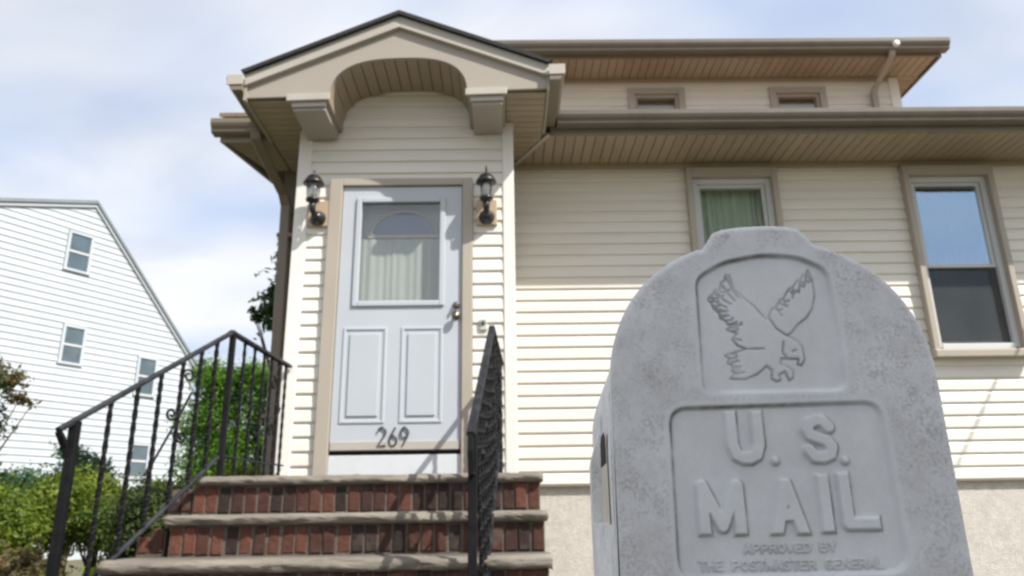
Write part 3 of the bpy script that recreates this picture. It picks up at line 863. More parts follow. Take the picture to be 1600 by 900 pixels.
for i, (y, z, x0, x1, t) in enumerate(TR):
    dep = (PY - y - 0.02) if i == 0 else 0.34
    tm = tread(y, z, x0, x1, t, dep, 20 + i)
    tr = obj('tread', tm, M['stone'], steps, smooth=True)
    zl = TR[i + 1][1] if i + 1 < len(TR) else -0.80
    ry = y + 0.035
    bx0, bx1 = x0 + (0.03 if i else -0.03), x1 - 0.012
    if i == 0: bx0 = -1.72
    rz0, rz1 = zl - 0.02, z - t
    mort = obj('mortar', MB().box(bx0 + .004, bx1 - .004, ry + 0.007, 5.27 if i == 0 else ry + 0.42, rz0, rz1 + .004), M['mortar'], steps)
    hb = z - t - zl - 0.018
    pitch = 0.0685
    n = int((bx1 - bx0) / pitch)
    for k in range(n):
        xx = bx0 + (k + 0.5) * (bx1 - bx0) / n
        lk = link('brick', brick_mesh(0.0575, hb, 0.06, rb.randrange(5)), mort, (xx + rb.uniform(-.0025, .0025), ry + rb.uniform(-.004, .004), zl + 0.010 + rb.uniform(-.003, .002)))
        lk.rotation_euler = (0, rb.uniform(-.02, .02), 0)
# flared brick cheek on the left of the stoop, stepping down with the rail
for (xc, y, z0, hs) in ((-1.775, 3.99, -0.17, 0.115), (-1.845, 3.99, -0.17, 0.075), (-1.757, 4.25, 0.03, 0.10), (-1.82, 4.25, 0.03, 0.055)):
    mort2 = obj('mortar', MB().box(xc - .036, xc + .036, y + .007, y + .3, z0 - .03, z0 + hs * .9), M['mortar'], steps)
    link('brick', brick_mesh(0.0575, hs, 0.06, 1), mort2, (xc, y, z0))
obj('cheek_wall', MB().box(-1.86, -1.72, 4.3, 6.0, -1.0, 0.15).box(0.05, 0.19, 4.3, 6.0, -1.0, 0.15), M['mortar'], steps)

# ================================================================== wrought iron railings
def twisted(p0, p1, r, n=34):
    p0, p1 = Vector(p0), Vector(p1)
    return MB().tube([p0.lerp(p1, i / n) for i in range(n + 1)], r, 4, twist=0.55, square=True)
def spiral(c, ax, r0, turns, a0, sgn=1, n=26, tail=None):
    """flat scroll in the plane spanned by ax and z"""
    ax = Vector(ax).normalized()
    pts = []
    for i in range(n + 1):
        t = i / n
        a = a0 + sgn * turns * 2 * PI * t
        r = r0 * (1 - 0.72 * t)
        pts.append(Vector(c) + ax * (r * math.cos(a)) + Vector((0, 0, 1)) * (r * math.sin(a)))
    return pts
def railing(name, label, top, bot, wall_end, scroll_s, bal_s, lvl_s, lamb):
    """top/bot: functions s in [0,1] (0 = street end, 1 = landing post) -> point; wall_end: point where the level rail meets the wall"""
    t = tag(empty(name, top(0) - Vector((0, 0, 0.9))), label, 'railing', 'wrought iron railings of the front steps')
    w = 0.019
    peak = top(1)
    # handrail: flat bar with moulded top
    def bar(pts, hw, hh):
        mb = MB(); vs = []
        for p in pts:
            p = Vector(p)
        d = [(Vector(pts[min(i + 1, len(pts) - 1)]) - Vector(pts[max(i - 1, 0)])).normalized() for i in range(len(pts))]
        for p, dd in zip(pts, d):
            p = Vector(p); side = Vector((dd.y, -dd.x, 0)).normalized(); up = side.cross(dd).normalized()
            if up.z < 0: up = -up
            for a, b in ((-1, -1), (1, -1), (1, .3), (.7, 1), (-.7, 1), (-1, .3)):
                vs.append(p + side * hw * a + up * hh * b)
        m = 6; fs = []
        for i in range(len(pts) - 1):
            for k in range(m): fs.append((i * m + k, i * m + (k + 1) % m, (i + 1) * m + (k + 1) % m, (i + 1) * m + k))
        fs += [tuple(range(m - 1, -1, -1)), tuple(range(len(vs) - m, len(vs)))]
        return mb.add(vs, fs)
    obj('handrail', bar([top(-0.04), top(0.5), top(0.97), peak + Vector((0, 0, .004)), peak.lerp(wall_end, 0.04), wall_end], w, 0.011), M['ironrail'], t)
    obj('bottom_rail', bar([bot(0.02), bot(0.5), bot(0.985)], 0.013, 0.008), M['ironrail'], t)
    lowend = Vector((wall_end.x, wall_end.y, 0.335)); lowst = Vector((peak.x, peak.y, 0.335))
    obj('bottom_rail', bar([lowst, lowst.lerp(lowend, .5) + Vector((0, 0, -.006)), lowend], 0.008, 0.005), M['ironrail'], t)
    # posts
    p = top(0.045)
    obj('post', MB().box(p.x - .020, p.x + .020, p.y - .020, p.y + .020, -0.80, p.z - .005), M['black'], t, bevel=0.003)
    q = lamb(p)
    obj('lambs_tongue', MB().tube(q, [0.015, 0.018, 0.019, 0.016], 4, square=True), M['black'], t)
    pp = peak + Vector((0, .02, 0))
    obj('post', MB().box(pp.x - .016, pp.x + .016, pp.y - .016, pp.y + .016, 0.20, pp.z - .005), M['black'], t, bevel=0.003)
    for s in bal_s:
        a, b = top(s), bot(s)
        obj('baluster', twisted(a, b, 0.0135), M['black'], t)
    for s in lvl_s:
        a = peak.lerp(wall_end, s); b = Vector((a.x, a.y, 0.215))
        obj('baluster', twisted(a, b, 0.0115), M['black'], t)
    return t
Lx = lambda y: -1.60 - 0.50 * (4.3 - y)
def Ltop(s):
    y = 3.46 + (4.28 - 3.46) * s
    return Vector((Lx(y), y, 0.415 + (1.045 - 0.415) * s))
def Lbot(s):
    y = 3.46 + (4.28 - 3.46) * s
    return Vector((Lx(y), y, -0.47 + (0.335 + 0.47) * s))
LW = Vector((-1.545, 5.27, 1.030))
lr = railing('iron_railing', 'black iron railing on the left of the steps, seen side on', Ltop, Lbot, LW,
             None, [0.225, 0.375, 0.515, 0.655, 0.78, 0.89], [0.2, 0.36, 0.52, 0.66, 0.8, 0.93],
             lambda p: [Ltop(-0.04) + Vector((0, 0, -.006)), Ltop(-0.035) + Vector((0.005, .01, -.03)), p + Vector((-.020, -.020, -.13)), p + Vector((-.004, -.004, -.19))])
def scrolls(t, top, bot, s, ax):
    a = top(s); b = bot(s); h = a.z - b.z
    mid = a.lerp(b, 0.5)
    d = Vector(ax).normalized()
    c1 = a + d * 0.042 + Vector((0, 0, -0.085)); c2 = a + d * -0.040 + Vector((0, 0, -0.30)); c3 = a + d * 0.036 + Vector((0, 0, -0.415)); c4 = a - d * 0.03 + Vector((0, 0, -0.12))
    for c, r, a0, sg in ((c1, .038, PI, -1), (c2, .036, 0, -1), (c3, .034, PI * .9, 1)):
        obj('scroll', MB().tube(spiral(c, d, r, 1.35, a0, sg), 0.0068, 6), M['black'], t)
    # the diagonal strap that ties the scrolls together
    obj('strap', MB().tube([a + d * 0.075 + Vector((0, 0, -.17)), a + d * 0.0 + Vector((0, 0, -.33)), a - d * 0.14 + Vector((0, 0, -.60))], 0.0065, 6), M['black'], t)
scrolls(lr, Ltop, Lbot, 0.655, (0.45, 0.89, 0))
# level part: scroll against the wall
for c, r, a0, sg in (((-1.56, 4.98, 0.86), .055, PI, -1), ((-1.56, 5.10, 0.72), .055, 0, -1), ((-1.56, 4.98, 0.56), .05, PI, 1)):
    obj('scroll', MB().tube(spiral(c, (0.03, 1, 0), r, 1.35, a0, sg), 0.0068, 6), M['black'], lr)

Rx = lambda y: -0.070 - 0.085 * (4.3 - y)
def Rtop(s):
    y = 3.36 + (4.28 - 3.36) * s
    return Vector((Rx(y), y, 0.365 + (1.055 - 0.365) * s))
def Rbot(s):
    y = 3.36 + (4.28 - 3.36) * s
    return Vector((Rx(y) + 0.03, y, -0.55 + (0.335 + 0.55) * s))
RW = Vector((-0.022, 5.27, 1.035))
rr = railing('iron_railing', 'black iron railing right of the steps, seen almost end on', Rtop, Rbot, RW,
             None, [0.19, 0.31, 0.42, 0.53, 0.64, 0.75, 0.87], [0.2, 0.36, 0.52, 0.66, 0.8, 0.93],
             lambda p: [Rtop(-0.045) + Vector((0, -.004, .004)), Rtop(-0.045) + Vector((0.0, -.006, -.07)), Rtop(-0.035) + Vector((0.002, 0, -.17)), p + Vector((0.0, 0, -.22))])
for s in (0.36, 0.64):
    scrolls(rr, Rtop, Rbot, s, (0.085, 0.99, 0))
# cast leaf ornaments that thicken the panel
for k, (s, dz) in enumerate(((0.30, -.30), (0.30, -.55), (0.48, -.28), (0.48, -.5), (0.66, -.28), (0.66, -.5), (0.84, -.3), (0.84, -.55))):
    a = Rtop(s) + Vector((0.014, 0, dz))
    obj('rosette', MB().lathe((a.x, a.y, a.z), [(0.0, -.03), (0.014, -.018), (0.022, 0), (0.013, .02), (0, .034)], 8), M['black'], rr)
for c, r, a0, sg in (((-.035, 4.75, 0.86), .07, PI, -1), ((-.03, 4.95, 0.70), .07, 0, -1), ((-.035, 4.72, 0.55), .06, PI, 1), ((-.025, 5.12, 0.50), .06, 0, 1)):
    obj('scroll', MB().tube(spiral(c, (0.05, 1, 0), r, 1.35, a0, sg), 0.007, 6), M['black'], rr)

# ================================================================== the mailbox
YAW = math.radians(4.0)
MU = Vector((math.cos(YAW), -math.sin(YAW), 0)); MN = Vector((math.sin(YAW), math.cos(YAW), 0))
MP0 = Vector((0.256, 0.64, 0))
def mail_mat(name, base, attr=True):
    m, N, L, b = newmat(name)
    b.inputs['Roughness'].default_value = 0.55
    b.inputs['Specular IOR Level'].default_value = 0.35
    g = N.new('ShaderNodeNewGeometry')
    n = N.new('ShaderNodeTexNoise'); n.inputs['Scale'].default_value = 14; n.inputs['Detail'].default_value = 8; n.inputs['Roughness'].default_value = 0.7
    L.new(g.outputs['Position'], n.inputs['Vector'])
    mr = N.new('ShaderNodeMapRange'); mr.inputs['From Min'].default_value = .3; mr.inputs['From Max'].default_value = .7
    mr.inputs['To Min'].default_value = 0.88; mr.inputs['To Max'].default_value = 1.10
    L.new(n.outputs['Fac'], mr.inputs['Value'])
    mm = N.new('ShaderNodeMixRGB'); mm.blend_type = 'MULTIPLY'; mm.inputs[0].default_value = 1; mm.inputs[1].default_value = base + (1,)
    L.new(mr.outputs[0], mm.inputs[2])
    cur = mm.outputs[0]
    # speckled mildew
    n2 = N.new('ShaderNodeTexNoise'); n2.inputs['Scale'].default_value = 380; n2.inputs['Detail'].default_value = 3
    n3 = N.new('ShaderNodeTexNoise'); n3.inputs['Scale'].default_value = 34; n3.inputs['Detail'].default_value = 9; n3.inputs['Roughness'].default_value = .7
    L.new(g.outputs['Position'], n2.inputs['Vector']); L.new(g.outputs['Position'], n3.inputs['Vector'])
    mul = N.new('ShaderNodeMath'); mul.operation = 'MULTIPLY'
    L.new(n2.outputs['Fac'], mul.inputs[0]); L.new(n3.outputs['Fac'], mul.inputs[1])
    m2 = N.new('ShaderNodeMapRange'); m2.inputs['From Min'].default_value = .24; m2.inputs['From Max'].default_value = .42; m2.inputs['To Max'].default_value = 0.42
    L.new(mul.outputs[0], m2.inputs['Value'])
    sp = N.new('ShaderNodeMixRGB'); sp.inputs[2].default_value = (0.15, 0.125, 0.115, 1)
    fac = m2.outputs[0]
    if attr:
        at = N.new('ShaderNodeAttribute'); at.attribute_name = 'mildew'
        k = N.new('ShaderNodeMath'); k.operation = 'MULTIPLY'; L.new(m2.outputs[0], k.inputs[0]); L.new(at.outputs['Fac'], k.inputs[1])
        fac = k.outputs[0]
    L.new(fac, sp.inputs[0]); L.new(cur, sp.inputs[1]); cur = sp.outputs[0]
    # broad brownish weathering with fine grain
    n7 = N.new('ShaderNodeTexNoise'); n7.inputs['Scale'].default_value = 24; n7.inputs['Detail'].default_value = 12; n7.inputs['Roughness'].default_value = .8
    L.new(g.outputs['Position'], n7.inputs['Vector'])
    m7 = N.new('ShaderNodeMapRange'); m7.inputs['From Min'].default_value = .40; m7.inputs['From Max'].default_value = .70; m7.inputs['To Max'].default_value = 0.5
    L.new(n7.outputs['Fac'], m7.inputs['Value'])
    f7 = m7.outputs[0]
    if attr:
        k7 = N.new('ShaderNodeMath'); k7.operation = 'MULTIPLY'; L.new(m7.outputs[0], k7.inputs[0]); L.new(at.outputs['Fac'], k7.inputs[1]); f7 = k7.outputs[0]
    x7 = N.new('ShaderNodeMixRGB'); x7.inputs[2].default_value = (0.33, 0.305, 0.295, 1)
    L.new(f7, x7.inputs[0]); L.new(cur, x7.inputs[1]); cur = x7.outputs[0]
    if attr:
        a2 = N.new('ShaderNodeAttribute'); a2.attribute_name = 'grime_shade'  # edge grime and painted relief shade share this attribute
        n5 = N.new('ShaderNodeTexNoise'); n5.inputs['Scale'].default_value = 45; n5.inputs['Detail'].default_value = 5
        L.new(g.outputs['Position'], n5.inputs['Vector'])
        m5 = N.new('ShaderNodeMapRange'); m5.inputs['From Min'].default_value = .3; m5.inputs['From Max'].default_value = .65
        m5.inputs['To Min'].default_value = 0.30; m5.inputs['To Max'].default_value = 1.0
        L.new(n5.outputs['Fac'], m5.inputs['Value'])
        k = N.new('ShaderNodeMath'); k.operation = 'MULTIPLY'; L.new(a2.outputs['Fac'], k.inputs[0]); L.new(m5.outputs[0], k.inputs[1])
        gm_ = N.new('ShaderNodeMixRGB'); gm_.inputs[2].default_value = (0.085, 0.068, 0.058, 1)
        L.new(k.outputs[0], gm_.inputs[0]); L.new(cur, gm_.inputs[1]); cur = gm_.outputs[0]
    L.new(cur, b.inputs['Base Color'])
    n6 = N.new('ShaderNodeTexNoise'); n6.inputs['Scale'].default_value = 500; L.new(g.outputs['Position'], n6.inputs['Vector'])
    bp = N.new('ShaderNodeBump'); bp.inputs['Strength'].default_value = 0.25; bp.inputs['Distance'].default_value = 0.001
    L.new(n6.outputs['Fac'], bp.inputs['Height']); L.new(bp.outputs[0], b.inputs['Normal'])
    return m
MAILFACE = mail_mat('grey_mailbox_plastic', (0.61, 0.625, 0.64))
MAILBODY = mail_mat('grey_mailbox_body', (0.84, 0.86, 0.88), attr=False)

def seg_dist(X, Z, pts, closed=False):
    D = np.full(X.shape, 9.0)
    q = list(pts) + ([pts[0]] if closed else [])
    for (ax, az), (bx, bz) in zip(q, q[1:]):
        dx, dz = bx - ax, bz - az
        l2 = dx * dx + dz * dz + 1e-12
        t = np.clip(((X - ax) * dx + (Z - az) * dz) / l2, 0, 1)
        D = np.minimum(D, np.hypot(X - ax - t * dx, Z - az - t * dz))
    return D
def inside(X, Z, poly):
    c = np.zeros(X.shape, bool)
    n = len(poly)
    for i in range(n):
        (ax, az), (bx, bz) = poly[i], poly[(i + 1) % n]
        if az == bz: continue
        c ^= ((az > Z) != (bz > Z)) & (X < (bx - ax) * (Z - az) / (bz - az) + ax)
    return c
def sdf_poly(X, Z, poly):
    d = seg_dist(X, Z, poly, True)
    return np.where(inside(X, Z, poly), -d, d)
def smooth01(t):
    t = np.clip(t, 0, 1); return t * t * (3 - 2 * t)
def rounded(pts, r, n=6):
    """round the corners of a polygon"""
    out = []
    m = len(pts)
    for i in range(m):
        p0, p1, p2 = (np.array(pts[(i + k) % m], float) for k in (-1, 0, 1))
        a = p1 + (p0 - p1) / np.linalg.norm(p0 - p1) * r; b = p1 + (p2 - p1) / np.linalg.norm(p2 - p1) * r
        for k in range(n + 1):
            t = k / n
            out.append(tuple((1 - t) ** 2 * a + 2 * t * (1 - t) * p1 + t * t * b))
    return out
# stroke alphabet in a unit box
def A_(*p): return list(p)
ABC = {
    'A': [[(0, 0), (.5, 1), (1, 0)], [(.2, .34), (.8, .34)]],
    'B': [[(0, 0), (0, 1), (.65, 1), (.88, .87), (.88, .66), (.65, .54), (0, .54)], [(.65, .54), (.97, .40), (.97, .14), (.7, 0), (0, 0)]],
    'D': [[(0, 0), (0, 1), (.55, 1), (.9, .8), (1, .5), (.9, .2), (.55, 0), (0, 0)]],
    'E': [[(1, 1), (0, 1), (0, 0), (1, 0)], [(0, .52), (.8, .52)]],
    'G': [[(.95, .8), (.75, .97), (.4, 1), (.12, .83), (0, .5), (.12, .17), (.4, 0), (.75, .04), (.98, .2), (.98, .46), (.6, .46)]],
    'H': [[(0, 0), (0, 1)], [(1, 0), (1, 1)], [(0, .52), (1, .52)]],
    'I': [[(.5, 0), (.5, 1)]],
    'L': [[(0, 1), (0, 0), (1, 0)]],
    'M': [[(0, 0), (0, 1), (.5, .12), (1, 1), (1, 0)]],
    'N': [[(0, 0), (0, 1), (1, 0), (1, 1)]],
    'O': [[(.5, 1), (.16, .86), (0, .5), (.16, .14), (.5, 0), (.84, .14), (1, .5), (.84, .86), (.5, 1)]],
    'P': [[(0, 0), (0, 1), (.65, 1), (.95, .87), (.95, .6), (.65, .46), (0, .46)]],
    'R': [[(0, 0), (0, 1), (.65, 1), (.92, .87), (.92, .62), (.65, .5), (0, .5)], [(.55, .5), (1, 0)]],
    'S': [[(.93, .80), (.74, .96), (.45, 1), (.15, .93), (.03, .75), (.13, .60), (.45, .52), (.78, .44), (.97, .27), (.88, .08), (.55, 0), (.22, .03), (.02, .20)]],
    'T': [[(0, 1), (1, 1)], [(.5, 1), (.5, 0)]],
    'U': [[(0, 1), (0, .32), (.13, .08), (.38, 0), (.62, 0), (.87, .08), (1, .32), (1, 1)]],
    'V': [[(0, 1), (.5, 0), (1, 1)]],
    'Y': [[(0, 1), (.5, .48), (1, 1)], [(.5, .48), (.5, 0)]],
}
def place(ch, x0, x1, z0, z1, sk=0.0):
    return [[(x0 + u * (x1 - x0), z0 + v * (z1 - z0)) for u, v in st] for st in ABC[ch]]
UC, HB = -0.020, 0.1415          # centre line and half width of the face
def outline(n=60):
    pts = [(UC - HB - .002, -0.30), (UC - HB, 0.105)]
    for i in range(1, n):
        a = PI - PI * i / n
        c_ = math.cos(a); pts.append((UC + HB * math.copysign(abs(c_) ** 0.92, c_), 0.105 + 0.1365 * math.sin(a) ** 0.90))
    pts += [(UC + HB, 0.105), (UC + HB + .001, -0.30)]
    # the pull tab on top
    tab = [(-0.071, 0.233), (-0.0655, 0.240), (-0.060, 0.2488), (-0.051, 0.2525), (-0.035, 0.2542), (-0.013, 0.2548), (0.007, 0.2538), (0.019, 0.2505), (0.026, 0.243), (0.032, 0.2345)]
    out = []
    done = False
    for p in pts:
        if -0.071 < p[0] < 0.032 and p[1] > 0.2:
            if not done: out += tab; done = True
            continue
        out.append(p)
    return out
OUT = outline()
def mail_face():
    h = 0.0010
    zlo, zhi = -0.058, 0.256
    xs = np.arange(-0.168, 0.1285, h); zs = np.arange(zlo, zhi, h)
    X, Z = np.meshgrid(xs, zs)
    do = sdf_poly(X, Z, OUT)                       # negative inside
    Xo = X; X = X + 0.0055               # the relief sits a little left of the middle
    H = np.zeros(X.shape)
    # rounded rim of the door
    R = 0.007
    e = np.clip((do + R) / R, 0, 1)
    H -= R * (1 - np.sqrt(np.clip(1 - e * e, 0, 1)))
    # shallow outer band step
    # recessed eagle panel, arched at the top
    ep = rounded([(-0.0755, 0.099), (-0.0735, 0.2040), (-0.048, 0.2185), (-0.012, 0.2245), (0.020, 0.2215), (0.0445, 0.2085), (0.0475, 0.150), (0.046, 0.0985)], 0.0095)
    d1 = sdf_poly(X, Z, ep)
    mp_ = rounded([(-0.1085, -0.054), (-0.1065, 0.0852), (0.0730, 0.0872), (0.0755, -0.0495)], 0.015)
    d2 = sdf_poly(X, Z, mp_)
    dep = 0.0042
    for d in (d1, d2): H -= dep * smooth01(0.5 - d / 0.0044)
    grime_shade = np.zeros(X.shape)
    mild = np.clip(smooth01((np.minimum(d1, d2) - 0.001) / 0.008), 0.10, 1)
    def panel_grime_shade(d, cx, cz):
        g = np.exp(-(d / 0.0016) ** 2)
        # grime, plus relief shade painted on the upper and left ledges
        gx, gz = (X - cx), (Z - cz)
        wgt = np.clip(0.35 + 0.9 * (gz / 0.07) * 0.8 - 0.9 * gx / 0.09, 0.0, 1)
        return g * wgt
    grime_shade = np.maximum(grime_shade, panel_grime_shade(d1, -0.013, 0.16)); grime_shade = np.maximum(grime_shade, panel_grime_shade(d2, -0.016, 0.018))
    # big letters: flat-ended strokes
    t1 = 0.0049
    BIG = {'U': [[(0, 1.4), (0, .32), (.13, .08), (.38, 0), (.62, 0), (.87, .08), (1, .32), (1, 1.4)]], 'S': ABC['S'],
           'M': [[(0, -.4), (0, 1), (.5, .05), (1, 1), (1, -.4)]], 'A': [[(-.2, -.45), (.5, 1.05), (1.2, -.45)], [(.2, .30), (.8, .30)]],
           'I': [[(.5, -.4), (.5, 1.4)]], 'L': [[(0, 1.4), (0, 0), (1.5, 0)]]}
    D = np.full(X.shape, 9.0)
    for ch, x0, x1, z0, z1 in (('U', -.0552, -.0328, .0418, .0770), ('S', .0085, .0285, .0415, .0730), ('M', -.0845, -.0550, -.0150, .0190), ('A', -.0245, -.0050, -.0150, .0190), ('I', .0130, .0200, -.0140, .0225), ('L', .0335, .0540, -.0125, .0235)):
        d = np.full(X.shape, 9.0)
        for st in BIG[ch]:
            d = np.minimum(d, seg_dist(X, Z, [(x0 + u * (x1 - x0), z0 + v * (z1 - z0)) for u, v in st]))
        d = np.maximum(d, np.maximum(Z - z1, z0 - Z))
        if ch == 'L': d = np.maximum(d, X - x1)
        D = np.minimum(D, d)
    for (px, pz) in ((-0.0205, 0.0392), (0.0375, 0.0385)): D = np.minimum(D, np.hypot(X - px, Z - pz) + 0.0020)
    H += 0.0042 * smooth01(0.5 - (D - t1) / 0.0018)
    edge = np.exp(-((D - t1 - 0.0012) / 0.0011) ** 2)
    # relief shade of the raised letters, painted on their lower-right edges
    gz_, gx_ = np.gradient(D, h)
    grime_shade = np.maximum(grime_shade, 0.90 * edge * np.clip(0.25 + 0.8 * gx_ - 0.45 * gz_, 0, 1))
    # small line of letters
    D = np.full(X.shape, 9.0)
    def line(txt, x0, x1, z0, z1, zs_):
        n = len(txt); w = (x1 - x0) / n
        for i, ch in enumerate(txt):
            if ch == ' ': continue
            dz = zs_ * i / n
            for st in place(ch, x0 + i * w + w * .14, x0 + i * w + w * .86, z0 + dz, z1 + dz):
                nonlocal_D[0] = np.minimum(nonlocal_D[0], seg_dist(X, Z, st))
    nonlocal_D = [D]
    line('APPROVED BY', -0.0540, 0.0215, -0.0345, -0.0282, 0.001)
    line('THE POSTMASTER GENERAL', -0.0920, 0.0580, -0.0480, -0.0412, 0.001)
    D = nonlocal_D[0]
    H += 0.0014 * smooth01(0.5 - (D - 0.0007) / 0.0012)
    grime_shade = np.maximum(grime_shade, 0.33 * np.exp(-((D - .0012) / 0.0008) ** 2))
    # the eagle: raised figure with incised outline and feathers
    wl_ = [(-.0141, .1642), (-.0233, .1767), (-.0323, .1849), (-.0397, .1931), (-.0425, .2066), (-.0458, .2076), (-.0478, .2010), (-.0506, .2007), (-.0530, .1930), (-.0563, .1930), (-.0590, .1890), (-.0626, .187), (-.0640, .184), (-.0608, .180), (-.0600, .176), (-.055, .171), (-.0545, .166), (-.0500, .1639), (-.0480, .1600), (-.0429, .1611), (-.0500, .1553), (-.0406, .1516), (-.0459, .1467), (-.0417, .1406), (-.034, .137)]
    tail = [(-.0440, .1345), (-.0538, .1318), (-.0500, .1290), (-.0525, .125), (-.0480, .1225), (-.0490, .1170), (-.0450, .1160), (-.051, .1109), (-.0384, .1097), (-.0268, .1143), (-.0181, .1214)]
    foot = [(-.0140, .1175), (-.0150, .1100), (-.0110, .1073), (-.0072, .1085), (-.0085, .1130), (-.0030, .1160), (.0000, .1080), (.0036, .1100), (.0045, .1165), (-.0010, .1210), (-.0060, .1225)]
    head = [(-.0050, .1276), (.0050, .1273), (.0104, .1271), (.0090, .1222), (.0125, .1213), (.0158, .1270), (.0149, .1378), (.0115, .1429), (.0049, .1474)]
    wr = [(.0078, .1515), (.0134, .1581), (.0222, .1645), (.0281, .1729), (.0318, .1848), (.0316, .2006), (.0287, .2096), (.0262, .2040), (.0240, .2050), (.0203, .1990), (.0185, .2000), (.0127, .1926), (.0100, .1925), (.0034, .1825), (.0010, .1820), (-.0041, .1742), (-.0075, .1735), (-.0115, .1659), (-.0062, .1554), (.0026, .1483)]
    body = wl_ + tail + foot + head + [(.0026, .1483), (-.0062, .1554)]
    db_ = sdf_poly(X, Z, body); dr_ = sdf_poly(X, Z, wr)
    H += 0.0011 * smooth01(0.5 - np.minimum(db_, dr_) / 0.0024)
    strokes = [wl_ + tail + foot + head, wr + [wr[0]], [(-.0062, .1554), (.0026, .1483), (.0049, .1474)], [(-.034, .137), (-.0190, .1370)],
               [(-.0458, .2050), (-.0400, .1900), (-.0360, .1850)], [(-.0506, .1990), (-.0450, .1880), (-.0400, .1820)], [(-.0563, .1915), (-.0500, .1830), (-.0440, .1790)], [(-.0610, .1850), (-.0540, .1790), (-.0480, .1760)],
               [(-.0580, .1760), (-.0510, .1730)], [(-.0540, .1690), (-.0470, .1680)], [(-.0480, .1570), (-.0410, .1570)], [(-.0450, .1470), (-.0380, .1450)],
               [(.0262, .2030), (.0235, .1930)], [(.0203, .1980), (.0180, .1880)], [(.0127, .1916), (.0120, .1830)], [(.0034, .1820), (.0050, .1750)], [(-.0041, .1735), (.0000, .1670)],
               [(-.0500, .1260), (-.0420, .1260)], [(-.0480, .1200), (-.0410, .1210)], [(-.0450, .1140), (-.0390, .1160)], [(.0060, .1340), (.0090, .1350)], [(-.0010, .1430), (-.0030, .1330), (.0000, .1290)]]
    # scalloped feather marks, a short hook from each point of the trailing edges towards the quill
    rngf = np.random.RandomState(4)
    def hooks(edge, aim, n, ln):
        for i in range(n):
            t = (i + .5) / n * (len(edge) - 1); k = int(t); f_ = t - k
            p = np.array(edge[k]) * (1 - f_) + np.array(edge[k + 1]) * f_
            q = np.array(aim[0]) * (1 - i / n) + np.array(aim[1]) * (i / n)
            dv = (q - p) / np.linalg.norm(q - p)
            nv = np.array([-dv[1], dv[0]])
            l_ = ln * rngf.uniform(.7, 1.3)
            a_ = p + dv * 0.0012
            strokes.append([tuple(a_), tuple(a_ + dv * l_ * .6 + nv * .0006), tuple(a_ + dv * l_ + nv * .0018), tuple(a_ + dv * l_ * .9 + nv * .0032)])
    hooks(wl_[7:22], ((-.030, .176), (-.016, .150)), 12, .0062)
    hooks(wr[6:17], ((.030, .190), (.008, .158)), 9, .0052)
    hooks(tail[:8], ((-.024, .130), (-.024, .122)), 5, .0050)
    D = np.full(X.shape, 9.0)
    for st in strokes: D = np.minimum(D, seg_dist(X, Z, st))
    H -= 0.0010 * np.exp(-(D / 0.0009) ** 2)
    grime_shade = np.maximum(grime_shade, 0.80 * np.exp(-(D / 0.00095) ** 2))
    # snap the boundary ring to the outline and drop cells outside
    keep = do < h * 0.9
    idx = -np.ones(X.shape, int)
    outp = do > 0
    gz_, gx_ = np.gradient(do, h)
    X = Xo
    Xs = np.where(outp, X - gx_ * do, X); Zs = np.where(outp, Z - gz_ * do, Z)
    H = np.where(outp, -R, H)
    idx[keep] = np.arange(keep.sum())
    vx, vz, vh = Xs[keep], Zs[keep], H[keep]
    a, b, c, d = idx[:-1, :-1], idx[:-1, 1:], idx[1:, 1:], idx[1:, :-1]
    ok = (a >= 0) & (b >= 0) & (c >= 0) & (d >= 0)
    F = np.stack([a[ok], b[ok], c[ok], d[ok]], -1)
    V = np.empty((len(vx), 3))
    for k in range(3): V[:, k] = vx * MU[k] - vh * MN[k]
    V[:, 2] += vz
    me = bpy.data.meshes.new('door')
    me.from_pydata(V.tolist(), [], F.tolist())
    me.polygons.foreach_set('use_smooth', np.ones(len(F), bool))
    for nm, arr in (('grime_shade', grime_shade), ('mildew', mild)):
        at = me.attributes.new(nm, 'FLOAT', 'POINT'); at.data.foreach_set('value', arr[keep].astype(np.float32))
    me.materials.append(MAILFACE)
    me.update()
    return me
mail = tag(empty('mailbox', (0.27, 0.82, -0.85)), 'weathered grey arched mailbox embossed with an eagle and U.S. MAIL', 'mailbox')
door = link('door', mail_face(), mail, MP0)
def mpt(u, d, z):
    return (MP0.x + MU.x * u + MN.x * d, MP0.y + MU.y * u + MN.y * d, z)
def loft(sections):
    """sections: list of point rings with equal count"""
    mb = MB(); n = len(sections[0])
    vs = [p for s in sections for p in s]; fs = []
    for i in range(len(sections) - 1):
        for k in range(n): fs.append((i * n + k, i * n + (k + 1) % n, (i + 1) * n + (k + 1) % n, (i + 1) * n + k))
    fs.append(tuple(range(len(vs) - n, len(vs))))
    return mb.add(vs, fs)
